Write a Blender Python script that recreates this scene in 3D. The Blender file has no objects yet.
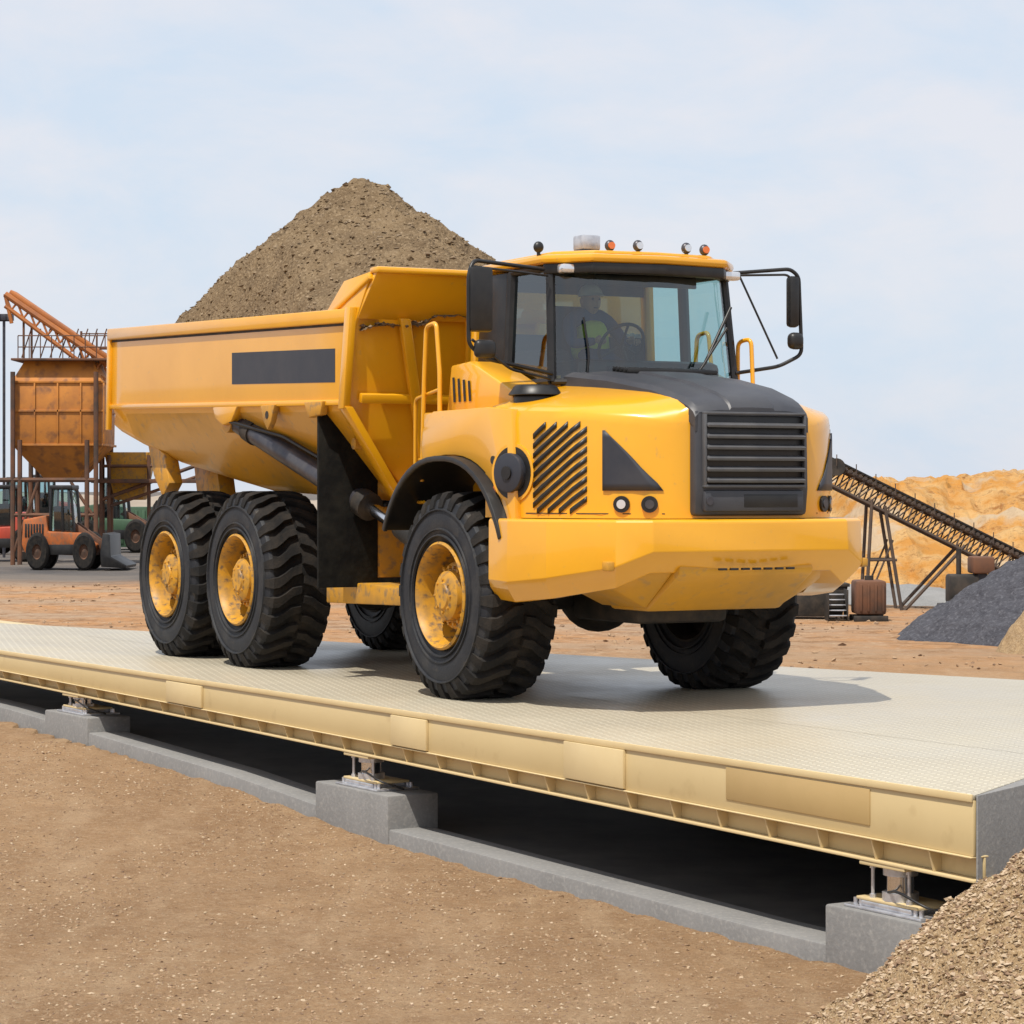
import bpy, bmesh, math, random
import numpy as np
from mathutils import Vector, Matrix, noise as mnoise
random.seed(7)
S=bpy.context.scene
COL=S.collection
HC=2.77; ZD=1.116
# ------------------------------------------------------------------ materials
def newmat(name):
    m=bpy.data.materials.new(name); m.use_nodes=True
    nt=m.node_tree; b=nt.nodes['Principled BSDF']; return m,nt,b
def pbr(name,c1,c2=None,rough=0.5,metal=0.0,scale=3.0,detail=6,lo=0.4,hi=0.65,bump=0.0,bscale=None,bdist=0.01,coat=0,spec=None,third=None,tscale=20,tlo=.52,thi=.68,rvar=0.0):
    m,nt,b=newmat(name); N=nt.nodes; L=nt.links
    tc=N.new('ShaderNodeTexCoord')
    b.inputs['Roughness'].default_value=rough; b.inputs['Metallic'].default_value=metal
    if coat: b.inputs['Coat Weight'].default_value=coat; b.inputs['Coat Roughness'].default_value=0.06
    if spec is not None: b.inputs['Specular IOR Level'].default_value=spec
    b.inputs['Base Color'].default_value=(*c1,1)
    if c2:
        n=N.new('ShaderNodeTexNoise'); n.inputs['Scale'].default_value=scale; n.inputs['Detail'].default_value=detail; n.inputs['Roughness'].default_value=0.62
        L.new(tc.outputs['Object'],n.inputs['Vector'])
        r=N.new('ShaderNodeMapRange'); r.inputs[1].default_value=lo; r.inputs[2].default_value=hi
        L.new(n.outputs['Fac'],r.inputs[0])
        mx=N.new('ShaderNodeMix'); mx.data_type='RGBA'; mx.inputs[6].default_value=(*c1,1); mx.inputs[7].default_value=(*c2,1)
        L.new(r.outputs[0],mx.inputs[0]); out=mx.outputs[2]
        if third:
            n3=N.new('ShaderNodeTexNoise'); n3.inputs['Scale'].default_value=tscale; n3.inputs['Detail'].default_value=5
            L.new(tc.outputs['Object'],n3.inputs['Vector'])
            r3=N.new('ShaderNodeMapRange'); r3.inputs[1].default_value=tlo; r3.inputs[2].default_value=thi
            L.new(n3.outputs['Fac'],r3.inputs[0])
            m3=N.new('ShaderNodeMix'); m3.data_type='RGBA'; m3.inputs[7].default_value=(*third,1)
            L.new(out,m3.inputs[6]); L.new(r3.outputs[0],m3.inputs[0]); out=m3.outputs[2]
        L.new(out,b.inputs['Base Color'])
        if rvar:
            rr=N.new('ShaderNodeMapRange'); rr.inputs[1].default_value=lo; rr.inputs[2].default_value=hi
            rr.inputs[3].default_value=rough; rr.inputs[4].default_value=min(1,rough+rvar)
            L.new(n.outputs['Fac'],rr.inputs[0]); L.new(rr.outputs[0],b.inputs['Roughness'])
    if bump:
        nb=N.new('ShaderNodeTexNoise'); nb.inputs['Scale'].default_value=bscale or scale*6; nb.inputs['Detail'].default_value=6
        L.new(tc.outputs['Object'],nb.inputs['Vector'])
        bp=N.new('ShaderNodeBump'); bp.inputs['Strength'].default_value=bump; bp.inputs['Distance'].default_value=bdist
        L.new(nb.outputs['Fac'],bp.inputs['Height']); L.new(bp.outputs[0],b.inputs['Normal'])
    return m
M={}
M['yel']=pbr('yellow_paint',(0.78,0.372,0.008),(0.68,0.315,0.010),rough=.28,scale=.7,lo=.4,hi=.75,coat=.6,rvar=.08,third=(.58,.31,.05),tscale=16,tlo=.66,thi=.82)
M['yelh']=pbr('yellow_paint_shaded_dusty',(0.62,0.30,0.012),(0.43,0.235,0.035),rough=.42,scale=1.1,lo=.45,hi=.75,coat=.15,rvar=.2,third=(.36,.22,.08),tscale=10,tlo=.58,thi=.8)  # dusty yellow, also darkened to paint in shade on the lower body
M['yel2']=pbr('yellow_paint_worn',(0.56,0.27,0.02),(0.32,0.18,0.045),rough=.45,scale=2.2,lo=.45,hi=.75,third=(.26,.16,.07),tscale=14,rvar=.3)
M['rim']=pbr('rim_yellow',(0.56,0.27,0.015),(0.30,0.17,0.045),rough=.5,scale=7,lo=.42,hi=.72,third=(.16,.10,.05),tscale=18)
M['rub']=pbr('tyre_rubber',(0.010,0.0095,0.0095),(0.040,0.032,0.025),rough=.88,scale=5,lo=.42,hi=.78,bump=.4,bscale=60,spec=.3)
M['side']=pbr('tyre_sidewall',(0.016,0.018,0.023),(0.045,0.043,0.042),rough=.62,scale=4,lo=.45,hi=.8,bump=.25,bscale=50,spec=.35,third=(.075,.062,.048),tscale=9,tlo=.6,thi=.8)
M['blk']=pbr('black_plastic',(0.007,0.007,0.008),(0.018,0.017,0.016),rough=.42,scale=4)
M['gry']=pbr('dark_grey_hood',(0.036,0.038,0.047),(0.052,0.053,0.060),rough=.45,scale=2.5,bump=.05)
M['slat']=pbr('grille_slat_grey',(0.075,0.077,0.085),(0.10,0.10,0.105),rough=.42,scale=4)
M['dgr']=pbr('decal_grey',(0.022,0.025,0.036),(0.034,0.035,0.044),rough=.5,scale=3)
M['flap']=pbr('rubber_flap',(0.005,0.005,0.005),(0.016,0.015,0.012),rough=.9,scale=5,bump=.7,bscale=14,spec=.2)
M['chs']=pbr('chassis_dark',(0.014,0.013,0.012),(0.05,0.038,0.028),rough=.7,scale=5)
M['stl']=pbr('steel_grey',(0.05,0.05,0.065),(0.09,0.085,0.09),rough=.4,metal=.5,scale=6)
M['chr']=pbr('chrome',(0.7,0.7,0.72),None,rough=.15,metal=1)
M['zinc']=pbr('zinc_plate',(0.62,0.63,0.66),(0.45,0.45,0.48),rough=.35,metal=.7,scale=12)
M['cream']=pbr('cream_paint',(0.58,0.45,0.235),(0.53,0.405,0.205),rough=.45,scale=.8,lo=.35,hi=.7,third=(.43,.31,.15),tscale=5,tlo=.60,thi=.85)
M['cream2']=pbr('cream_plate',(0.63,0.495,0.27),(0.59,0.455,0.24),rough=.45,scale=2)
M['tanp']=pbr('tan_plate',(0.46,0.32,0.14),(0.43,0.30,0.125),rough=.5,scale=2)
M['conc']=pbr('concrete',(0.235,0.23,0.225),(0.17,0.168,0.165),rough=.88,scale=1.3,lo=.3,hi=.75,bump=.35,bscale=40,third=(.28,.27,.255),tscale=30,tlo=.5,thi=.8)
M['concd']=pbr('concrete_pit_shaded',(0.13,0.125,0.12),(0.08,0.08,0.08),rough=.9,scale=1.5,bump=.2)  # darker copy of the concrete, under-deck shade put into its colour
M['org']=pbr('orange_steel',(0.50,0.19,0.025),(0.32,0.12,0.025),rough=.6,scale=.9,third=(.22,.09,.03),tscale=3)
M['orgb']=pbr('orange_boom_paint',(0.42,0.14,0.025),(0.26,0.09,0.03),rough=.6,scale=.9)
M['rust']=pbr('rusty_steel',(0.14,0.060,0.03),(0.06,0.038,0.028),rough=.8,scale=2)
M['dsteel']=pbr('conveyor_steel',(0.055,0.042,0.036),(0.10,0.068,0.048),rough=.8,scale=3)
M['red']=pbr('red_paint',(0.42,0.05,0.022),(0.28,0.04,0.022),rough=.5,scale=1)
M['org2']=pbr('machine_orange',(0.42,0.11,0.02),(0.26,0.075,0.02),rough=.6,scale=1.5,third=(.2,.1,.05),tscale=6)
M['grn']=pbr('green_paint',(0.045,0.10,0.05),(0.03,0.06,0.035),rough=.6,scale=1)
M['dirt']=pbr('load_soil',(0.215,0.153,0.09),(0.135,0.094,0.056),rough=.97,scale=2.5,lo=.35,hi=.65,bump=1.0,bscale=26,bdist=.05,third=(.27,.20,.125),tscale=34,spec=.1)
M['grav']=pbr('sand_gravel',(0.42,0.29,0.16),(0.25,0.165,0.09),rough=.97,scale=18,lo=.35,hi=.65,bump=1.0,bscale=70,bdist=.03,third=(.54,.42,.28),tscale=90,spec=.1)
M['dgrav']=pbr('dark_gravel',(0.065,0.065,0.078),(0.038,0.038,0.048),rough=.95,scale=6,bump=1,bscale=20,bdist=.06,third=(.10,.10,.115),tscale=18)
M['white']=pbr('white_paint',(0.7,0.7,0.7),(0.6,0.6,0.6),rough=.5)
M['skin']=pbr('skin',(0.45,0.26,0.18),(0.40,0.22,0.15),rough=.5)
M['vest']=pbr('hi_vis_vest',(0.60,0.66,0.06),(0.5,0.55,0.05),rough=.8)
M['cloth']=pbr('blue_clothes',(0.04,0.07,0.16),(0.03,0.05,0.11),rough=.9)
M['hair']=pbr('dark_hair',(0.02,0.015,0.01),None,rough=.7)
M['amb']=pbr('amber_lens',(0.65,0.16,0.02),None,rough=.2,coat=.6)
M['lens']=pbr('lamp_lens',(0.75,0.76,0.78),None,rough=.08,metal=.7)
M['seat']=pbr('seat_fabric',(0.02,0.02,0.025),(0.035,0.035,0.035),rough=.9)
def glassmat(name,tint,tr):
    m,nt,b=newmat(name); N=nt.nodes; L=nt.links
    t=N.new('ShaderNodeBsdfTransparent'); t.inputs[0].default_value=(*tint,1)
    g=N.new('ShaderNodeBsdfGlossy'); g.inputs['Roughness'].default_value=.02; g.inputs[0].default_value=(1,1,1,1)
    lw=N.new('ShaderNodeFresnel'); lw.inputs[0].default_value=1.5
    ad=N.new('ShaderNodeMath'); ad.operation='MULTIPLY_ADD'; ad.inputs[1].default_value=1.2; ad.inputs[2].default_value=tr; ad.use_clamp=True
    L.new(lw.outputs[0],ad.inputs[0])
    mx=N.new('ShaderNodeMixShader'); L.new(ad.outputs[0],mx.inputs[0]); L.new(t.outputs[0],mx.inputs[1]); L.new(g.outputs[0],mx.inputs[2])
    L.new(mx.outputs[0],N['Material Output'].inputs['Surface']); return m
M['glass']=glassmat('windscreen_glass',(.58,.76,.76),.05)
# ------------------------------------------------------------------ mesh helpers
def addobj(name,me,parent=None,mats=None):
    o=bpy.data.objects.new(name,me); COL.objects.link(o)
    if parent: o.parent=parent
    if mats:
        for m in (mats if isinstance(mats,(list,tuple)) else [mats]): me.materials.append(M[m] if isinstance(m,str) else m)
    return o
def finish(bm,name,mat,parent,bevel=0,ang=35,smooth=True,seg=2,recalc=True):
    if recalc: bmesh.ops.recalc_face_normals(bm,faces=bm.faces)
    if bevel:
        es=[e for e in bm.edges if len(e.link_faces)==2 and e.calc_face_angle(0)>math.radians(25)]
        bmesh.ops.bevel(bm,geom=es,offset=bevel,segments=seg,profile=.5,affect='EDGES',clamp_overlap=True)
    me=bpy.data.meshes.new(name); bm.to_mesh(me); bm.free()
    if smooth:
        me.polygons.foreach_set('use_smooth',[True]*len(me.polygons)); me.set_sharp_from_angle(angle=math.radians(ang))
    return addobj(name,me,parent,mat)
def bm_box(bm,lo,hi,mi=0,M4=None):
    vs=[Vector((x,y,z)) for z in (lo[2],hi[2]) for y in (lo[1],hi[1]) for x in (lo[0],hi[0])]
    if M4 is not None: vs=[M4@v for v in vs]
    v=[bm.verts.new(p) for p in vs]
    for f in ((0,1,3,2),(4,5,7,6),(0,1,5,4),(2,3,7,6),(0,2,6,4),(1,3,7,5)):
        ff=bm.faces.new([v[i] for i in f]); ff.material_index=mi
def box(name,lo,hi,mat,parent=None,bevel=.012,rot=None,seg=2):
    lo=Vector(lo); hi=Vector(hi); bm=bmesh.new()
    if rot:
        c=(lo+hi)/2; bm_box(bm,lo-c,hi-c); o=finish(bm,name,mat,parent,bevel,seg=seg); o.location=c; o.rotation_euler=rot; return o
    bm_box(bm,lo,hi); return finish(bm,name,mat,parent,bevel,seg=seg)
def boxes(name,lst,mat,parent=None,bevel=.008):
    bm=bmesh.new()
    for lo,hi in lst: bm_box(bm,lo,hi)
    return finish(bm,name,mat,parent,bevel)
def prism(name,poly,v0,v1,mat,parent=None,bevel=.012,axis='y'):
    bm=bmesh.new()
    def P(a,b,t): return (a,t,b) if axis=='y' else ((t,a,b) if axis=='x' else (a,b,t))
    A=[bm.verts.new(P(a,b,v0)) for a,b in poly]; B=[bm.verts.new(P(a,b,v1)) for a,b in poly]
    bm.faces.new(A); bm.faces.new(B[::-1]); n=len(poly)
    for i in range(n): bm.faces.new([A[i],A[(i+1)%n],B[(i+1)%n],B[i]])
    return finish(bm,name,mat,parent,bevel)
def bm_cyl(bm,p0,p1,r0,r1=None,seg=16,mi=0,caps=True):
    p0=Vector(p0); p1=Vector(p1); r1=r0 if r1 is None else r1
    d=(p1-p0).normalized(); a=d.orthogonal().normalized(); b=d.cross(a)
    A=[];B=[]
    for i in range(seg):
        t=2*math.pi*i/seg; o=a*math.cos(t)+b*math.sin(t)
        A.append(bm.verts.new(p0+o*r0)); B.append(bm.verts.new(p1+o*r1))
    for i in range(seg):
        f=bm.faces.new([A[i],A[(i+1)%seg],B[(i+1)%seg],B[i]]); f.material_index=mi
    if caps:
        f=bm.faces.new(A[::-1]); f.material_index=mi; f=bm.faces.new(B); f.material_index=mi
def cyl(name,p0,p1,r,mat,parent=None,r1=None,seg=20,bevel=0):
    bm=bmesh.new(); bm_cyl(bm,p0,p1,r,r1,seg); return finish(bm,name,mat,parent,bevel)
def cyls(name,lst,mat,parent=None,seg=10):
    bm=bmesh.new()
    for a in lst: bm_cyl(bm,a[0],a[1],a[2],a[3] if len(a)>3 else None,seg)
    return finish(bm,name,mat,parent)
def tube(name,pts,r,mat,parent=None,round_=.06,cyc=False):
    P=[Vector(p) for p in pts]; Q=[]
    for i,p in enumerate(P):
        if i in (0,len(P)-1): Q.append(p); continue
        a=P[i-1]-p; b=P[i+1]-p; rr=min(round_,a.length*.45,b.length*.45)
        s=p+a.normalized()*rr; e=p+b.normalized()*rr
        for k in range(5):
            t=k/4; Q.append(s*(1-t)**2+p*2*t*(1-t)+e*t*t)
    cu=bpy.data.curves.new(name,'CURVE'); cu.dimensions='3D'; cu.bevel_depth=r; cu.bevel_resolution=3; cu.use_fill_caps=True
    sp=cu.splines.new('POLY'); sp.points.add(len(Q)-1)
    for i,q in enumerate(Q): sp.points[i].co=(*q,1)
    o=bpy.data.objects.new(name,cu); COL.objects.link(o); cu.materials.append(M[mat])
    if parent: o.parent=parent
    return o
def pmesh(name,verts,faces,mat,parent=None,bevel=0,ang=35,solid=0):
    bm=bmesh.new(); v=[bm.verts.new(p) for p in verts]
    for f in faces: bm.faces.new([v[i] for i in f])
    o=finish(bm,name,mat,parent,bevel,ang)
    if solid:
        md=o.modifiers.new('s','SOLIDIFY'); md.thickness=solid; md.offset=0
    return o
def revolve(bm,prof,seg,mi=0):
    rings=[]
    for i in range(seg):
        t=2*math.pi*i/seg; rings.append([bm.verts.new((r*math.cos(t),y,r*math.sin(t))) for r,y in prof])
    n=len(prof)
    for i in range(seg):
        A=rings[i];B=rings[(i+1)%seg]
        for j in range(n-1):
            f=bm.faces.new([A[j],A[(j+1)%n],B[(j+1)%n],B[j]]); f.material_index=mi
    return rings
def empty(name,loc=(0,0,0),rz=0,parent=None):
    e=bpy.data.objects.new(name,None); COL.objects.link(e); e.location=loc; e.rotation_euler=(0,0,rz); e.empty_display_size=.3
    if parent: e.parent=parent
    return e
def fbm(x,y,z=0.0,o=4):
    return mnoise.fractal(Vector((x,y,z)),1.0,2.0,o)

# ------------------------------------------------------------------ camera
cam=bpy.data.cameras.new('camera'); co=bpy.data.objects.new('camera',cam); COL.objects.link(co); S.camera=co
co.location=(0,0,HC); co.rotation_euler=(math.pi/2,0,0); cam.sensor_width=36; cam.lens=36*2600/1024; cam.shift_y=-22/1024
cam.clip_end=6000; cam.clip_start=.1
# ------------------------------------------------------------------ world + sun
sd=Vector((-.24,-.48,1.0)).normalized()
el=math.asin(sd.z); az=math.atan2(sd.x,sd.y)
w=bpy.data.worlds.new('World'); S.world=w; w.use_nodes=True; nt=w.node_tree; N=nt.nodes; L=nt.links
bg=N['Background']; bg.inputs['Strength'].default_value=.1
sky=N.new('ShaderNodeTexSky'); sky.sky_type='NISHITA'; sky.sun_disc=False; sky.sun_elevation=el; sky.sun_rotation=az; sky.air_density=1.0; sky.dust_density=2.0
tc=N.new('ShaderNodeTexCoord'); mp=N.new('ShaderNodeMapping'); mp.inputs['Scale'].default_value=(1.0,1.0,2.2); mp.inputs['Rotation'].default_value=(0,.25,.2)
L.new(tc.outputs['Generated'],mp.inputs[0])
n1=N.new('ShaderNodeTexNoise'); n1.inputs['Scale'].default_value=9; n1.inputs['Detail'].default_value=10; n1.inputs['Roughness'].default_value=.6; n1.inputs['Distortion'].default_value=.3
L.new(mp.outputs[0],n1.inputs['Vector'])
mr=N.new('ShaderNodeMapRange'); mr.inputs[1].default_value=.36; mr.inputs[2].default_value=.62
L.new(n1.outputs['Fac'],mr.inputs[0])
cl=N.new('ShaderNodeMix'); cl.data_type='RGBA'; cl.inputs[6].default_value=(7.1,8.15,9.5,1); cl.inputs[7].default_value=(8.5,8.65,9.3,1)
L.new(mr.outputs[0],cl.inputs[0])
mx=N.new('ShaderNodeMix'); mx.data_type='RGBA'; mx.inputs[0].default_value=.87
L.new(sky.outputs[0],mx.inputs[6]); L.new(cl.outputs[2],mx.inputs[7]); L.new(mx.outputs[2],bg.inputs['Color'])
sl=bpy.data.lights.new('sun','SUN'); sl.energy=4.7; sl.angle=math.radians(.5); sl.color=(1,.94,.84)
so=bpy.data.objects.new('sun',sl); COL.objects.link(so); so.rotation_euler=(-sd).to_track_quat('-Z','Y').to_euler(); so.location=(0,0,30)
S.view_settings.view_transform='Standard'; S.view_settings.look='None'; S.view_settings.exposure=0

# ------------------------------------------------------------------ weighbridge frame helpers
P1=Vector((2.511,14.10)); D=Vector((-.521,.853)); D.normalize(); NN=Vector((D.y,-D.x))
def W(s,t,z): p=P1+D*s+NN*t; return (p.x,p.y,z)
def depth(s): return float(np.interp(s,[-2,2,6.7,9.5,15,22],[1.12,1.12,1.04,.88,.70,.66]))
def G(x,y):
    s=(x-P1.x)*D.x+(y-P1.y)*D.y
    return ZD-depth(s)
# ------------------------------------------------------------------ ground
def axis(lo,hi,step,far,g=1.14):
    a=list(np.arange(lo,hi,step)); x=hi; d=step
    up=[]
    while x<far: up.append(x); d*=g; x+=d
    up.append(far)
    dn=[];x=lo;d=step
    while x>-far: d*=g; x-=d; dn.append(x)
    return np.array(dn[::-1]+a+up)
xs=axis(-5.5,4,.035,3000); ys=axis(12.8,23,.045,3000)
ys=ys[ys>-400]
vs=[];
for y in ys:
    for x in xs:
        z=G(x,y)
        if abs(x)<40 and -5<y<120:
            z+=.014*fbm(x*1.3,y*1.3,0,3)
            s=(x-P1.x)*D.x+(y-P1.y)*D.y; t=(x-P1.x)*NN.x+(y-P1.y)*NN.y
            if -7<x<6 and 12<y<25:
                z+=.010*fbm(x*5,y*5,3,4)
                if t<0: z+=.018*max(0,1+t/.35)*(1+fbm(x*3,y*3,8,2))
            if y>45: z+=.10*fbm(x*.15,y*.15,5,3)*min(1,(y-45)/20)
            if -1.2<s<25 and .05<t<6: z-=.08
        vs.append((x,y,z))
nx=len(xs); fc=[(j*nx+i,j*nx+i+1,(j+1)*nx+i+1,(j+1)*nx+i) for j in range(len(ys)-1) for i in range(nx-1)]
me=bpy.data.meshes.new('ground'); me.from_pydata(vs,[],fc); me.polygons.foreach_set('use_smooth',[True]*len(me.polygons))
m,nt,b=newmat('ground_dirt'); N=nt.nodes;L=nt.links
tc=N.new('ShaderNodeTexCoord')
def nz(sc,det=6,rg=.6,vec=None):
    n=N.new('ShaderNodeTexNoise'); n.inputs['Scale'].default_value=sc; n.inputs['Detail'].default_value=det; n.inputs['Roughness'].default_value=rg
    L.new(vec or tc.outputs['Object'],n.inputs['Vector']); return n.outputs['Fac']
def mrn(src,a,bb,c=0,d=1):
    r=N.new('ShaderNodeMapRange'); r.inputs[1].default_value=a;r.inputs[2].default_value=bb;r.inputs[3].default_value=c;r.inputs[4].default_value=d; L.new(src,r.inputs[0]); return r.outputs[0]
def mixc(fac,a,bb,typ='MIX'):
    x=N.new('ShaderNodeMix'); x.data_type='RGBA'; x.blend_type=typ
    for k,v in ((6,a),(7,bb)):
        if isinstance(v,tuple): x.inputs[k].default_value=(*v,1)
        else: L.new(v,x.inputs[k])
    if isinstance(fac,float): x.inputs[0].default_value=fac
    else: L.new(fac,x.inputs[0])
    return x.outputs[2]
mpg=N.new('ShaderNodeMapping'); mpg.inputs['Rotation'].default_value=(0,0,math.radians(-31)); mpg.inputs['Scale'].default_value=(1.6,.35,1); L.new(tc.outputs['Object'],mpg.inputs[0])
c=mixc(mrn(nz(.6,6,.65),.36,.62),(.41,.258,.140),(.315,.190,.100))
c=mixc(mrn(nz(1.5,5,.6,mpg.outputs[0]),.48,.66,0,.7),c,(.46,.315,.19))
c=mixc(mrn(nz(3.4,8,.75),.48,.68,0,.8),c,(.29,.172,.092))
c=mixc(mrn(nz(16,6,.85),.50,.64,0,.8),c,(.49,.345,.215))
c=mixc(mrn(nz(38,5,.85),.54,.64,0,.85),c,(.20,.12,.066))
c=mixc(mrn(nz(75,4,.85),.58,.68),c,(.58,.45,.30))
sp=N.new('ShaderNodeSeparateXYZ'); L.new(tc.outputs['Object'],sp.inputs[0])
far=mrn(sp.outputs['Y'],30,42)
mpf=N.new('ShaderNodeMapping'); mpf.inputs['Scale'].default_value=(.5,.9,1); L.new(tc.outputs['Object'],mpf.inputs[0])
c2=mixc(mrn(nz(.4,6,.7,mpf.outputs[0]),.42,.58),(.45,.235,.105),(.38,.26,.17))
c2=mixc(mrn(nz(1.6,6,.75),.5,.62),c2,(.25,.135,.065))
c2=mixc(mrn(nz(5,6,.75),.55,.66),c2,(.54,.40,.27))
c=mixc(far,c,c2)
far2=mrn(sp.outputs['Y'],62,68)
c3=mixc(mrn(nz(.12,6,.7),.4,.6),(.09,.085,.085),(.17,.145,.125))
c=mixc(far2,c,c3)
L.new(c,b.inputs['Base Color']); b.inputs['Roughness'].default_value=.95; b.inputs['Specular IOR Level'].default_value=.15
bp=N.new('ShaderNodeBump'); bp.inputs['Strength'].default_value=1.0; bp.inputs['Distance'].default_value=.022
L.new(nz(34,6,.85),bp.inputs['Height']); 
bp2=N.new('ShaderNodeBump'); bp2.inputs['Strength'].default_value=.8; bp2.inputs['Distance'].default_value=.05
L.new(nz(5,7,.75),bp2.inputs['Height']); L.new(bp.outputs[0],bp2.inputs['Normal']); L.new(bp2.outputs[0],b.inputs['Normal'])
addobj('ground',me,None,m)
def pebbles(name,n,fn,mats,rmin,rmax,parent=None,pw=3):
    bm=bmesh.new()
    for i in range(n):
        p=fn(); 
        if p is None: continue
        r=rmin+(rmax-rmin)*random.random()**pw
        v=[]
        R=Matrix.Rotation(random.random()*6.28,3,'Z')@Matrix.Rotation(random.random()*.8,3,'X')
        sc=Vector((r*random.uniform(.8,1.4),r*random.uniform(.7,1.2),r*random.uniform(.45,.8)))
        for q in ((1,0,0),(-1,0,0),(0,1,0),(0,-1,0),(0,0,1),(0,0,-1)):
            q=Vector(q)*random.uniform(.8,1.15)+Vector((random.uniform(-.2,.2),random.uniform(-.2,.2),0))
            q=R@Vector((q.x*sc.x,q.y*sc.y,q.z*sc.z)); v.append(bm.verts.new(Vector(p)+q))
        mi=random.randrange(len(mats))
        for a,b_,c_ in ((0,2,4),(2,1,4),(1,3,4),(3,0,4),(2,0,5),(1,2,5),(3,1,5),(0,3,5)):
            f=bm.faces.new((v[a],v[b_],v[c_])); f.material_index=mi
    return finish(bm,name,mats,parent,smooth=False)
M['st1']=pbr('stone_tan',(0.35,0.235,0.14),(0.28,0.185,0.11),rough=.95,scale=30)
M['st2']=pbr('stone_light',(0.47,0.36,0.25),(0.40,0.30,0.19),rough=.95,scale=30)
M['st3']=pbr('stone_dark',(0.24,0.155,0.095),(0.19,0.12,0.075),rough=.95,scale=30)
def gp():
    y=random.uniform(13,25); x=random.uniform(-.21*y,.21*y)
    if fbm(x*.8,y*.8,11,3)<random.uniform(-.6,.3): return None
    s=(x-P1.x)*D.x+(y-P1.y)*D.y; t=(x-P1.x)*NN.x+(y-P1.y)*NN.y
    if t>-.06 and s>-1: return None
    return (x,y,G(x,y)+.001+.014*fbm(x*1.3,y*1.3,0,3)+.010*fbm(x*5,y*5,3,4)+.018*max(0,1+t/.35)*(1+fbm(x*3,y*3,8,2)))
pebbles('ground_pebbles',42000,gp,['st1','st1','st2','st3'],.003,.016,pw=2.6)

# ------------------------------------------------------------------ weighbridge
wb=empty('truck_weighbridge')
def UL(px,py,z):
    s=(py-490)/(HC-z); return ((px-512)/s,2600/s)
NL=W(22,0,ZD); NR=W(0,0,ZD)
e1=UL(1024,778,ZD); ed=(Vector(e1)-P1).normalized()
fR=Vector(UL(1024,680,ZD)); fL=Vector(UL(0,623,ZD)); fd=(fR-fL).normalized()
fLL=fL-fd*7
def isect(p,d,q,e):
    den=d.x*e.y-d.y*e.x; t=((q.x-p.x)*e.y-(q.y-p.y)*e.x)/den; return p+d*t
ed2=Vector((.62,.785)).normalized()
X0=isect(P1+ed*2.0,ed2,fR,fd)
pts=[(NR[0],NR[1]),(P1.x+ed.x*2,P1.y+ed.y*2),(X0.x,X0.y),(fR.x,fR.y),(fL.x,fL.y),(fLL.x,fLL.y),(NL[0],NL[1])]
m,nt,b=newmat('tread_plate_cream'); N=nt.nodes;L=nt.links; tc=N.new('ShaderNodeTexCoord')
mpn=N.new('ShaderNodeMapping'); mpn.inputs['Rotation'].default_value=(0,0,math.radians(31.4+45)); mpn.inputs['Scale'].default_value=(14,14,14)
L.new(tc.outputs['Object'],mpn.inputs[0]); spx=N.new('ShaderNodeSeparateXYZ'); L.new(mpn.outputs[0],spx.inputs[0])
def mth(op,a,bb=None,cc=None):
    n=N.new('ShaderNodeMath'); n.operation=op
    for i,v in enumerate((a,bb,cc)):
        if v is None: continue
        if isinstance(v,(int,float)): n.inputs[i].default_value=v
        else: L.new(v,n.inputs[i])
    return n.outputs[0]
fx=mth('ABSOLUTE',mth('SUBTRACT',mth('FRACT',spx.outputs[0]),.5)); fy=mth('ABSOLUTE',mth('SUBTRACT',mth('FRACT',spx.outputs[1]),.5))
par=mth('GREATER_THAN',mth('MODULO',mth('ADD',mth('ADD',mth('FLOOR',spx.outputs[0]),mth('FLOOR',spx.outputs[1])),4000),2),.5)
l1=mth('ADD',mth('DIVIDE',fx,.46),mth('DIVIDE',fy,.21)); l2=mth('ADD',mth('DIVIDE',fx,.21),mth('DIVIDE',fy,.46))
lz=mth('ADD',mth('MULTIPLY',l1,par),mth('MULTIPLY',l2,mth('SUBTRACT',1,par)))
hgt=mrn(lz,.7,1.0,1,0)
c=mixc(mrn(nz(.45,6,.65),.35,.7),(.42,.375,.285),(.36,.32,.245))
c=mixc(mrn(nz(3,7,.7),.58,.82,0,.6),c,(.27,.225,.16))
cc=mixc(hgt,c,(.60,.545,.42))
L.new(cc,b.inputs['Base Color']); b.inputs['Roughness'].default_value=.38; b.inputs['Specular IOR Level'].default_value=.55
rr_=mrn(nz(.7,6,.65),.35,.7,.30,.5); L.new(rr_,b.inputs['Roughness'])
bp=N.new('ShaderNodeBump'); bp.inputs['Strength'].default_value=.9; bp.inputs['Distance'].default_value=.006; L.new(hgt,bp.inputs['Height']); L.new(bp.outputs[0],b.inputs['Normal'])
M['tread']=m
bm=bmesh.new(); v=[bm.verts.new((p[0],p[1],ZD)) for p in pts]; v2=[bm.verts.new((p[0],p[1],ZD-.03)) for p in pts]
bm.faces.new(v); bm.faces.new(v2[::-1]); n=len(pts)
for i in range(n): bm.faces.new([v[i],v[(i+1)%n],v2[(i+1)%n],v2[i]])
finish(bm,'deck_plate','tread',wb,.004)
M['seam']=pbr('seam_weld',(0.30,0.26,0.19),None,rough=.6)
def line_strip(name,pairs,wd,z,mat):
    bm=bmesh.new()
    for a,b_ in pairs:
        a=Vector(a);b_=Vector(b_); d=(b_-a).normalized(); n_=Vector((-d.y,d.x))*wd/2
        vv=[bm.verts.new((q.x,q.y,z)) for q in (a-n_,b_-n_,b_+n_,a+n_)]; bm.faces.new(vv)
    return finish(bm,name,mat,wb,smooth=False)
line_strip('deck_seam',[((P1+NN*1.75+D*-.6)[:],(P1+NN*1.75+D*17)[:])],.006,ZD+.003,'seam')
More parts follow.
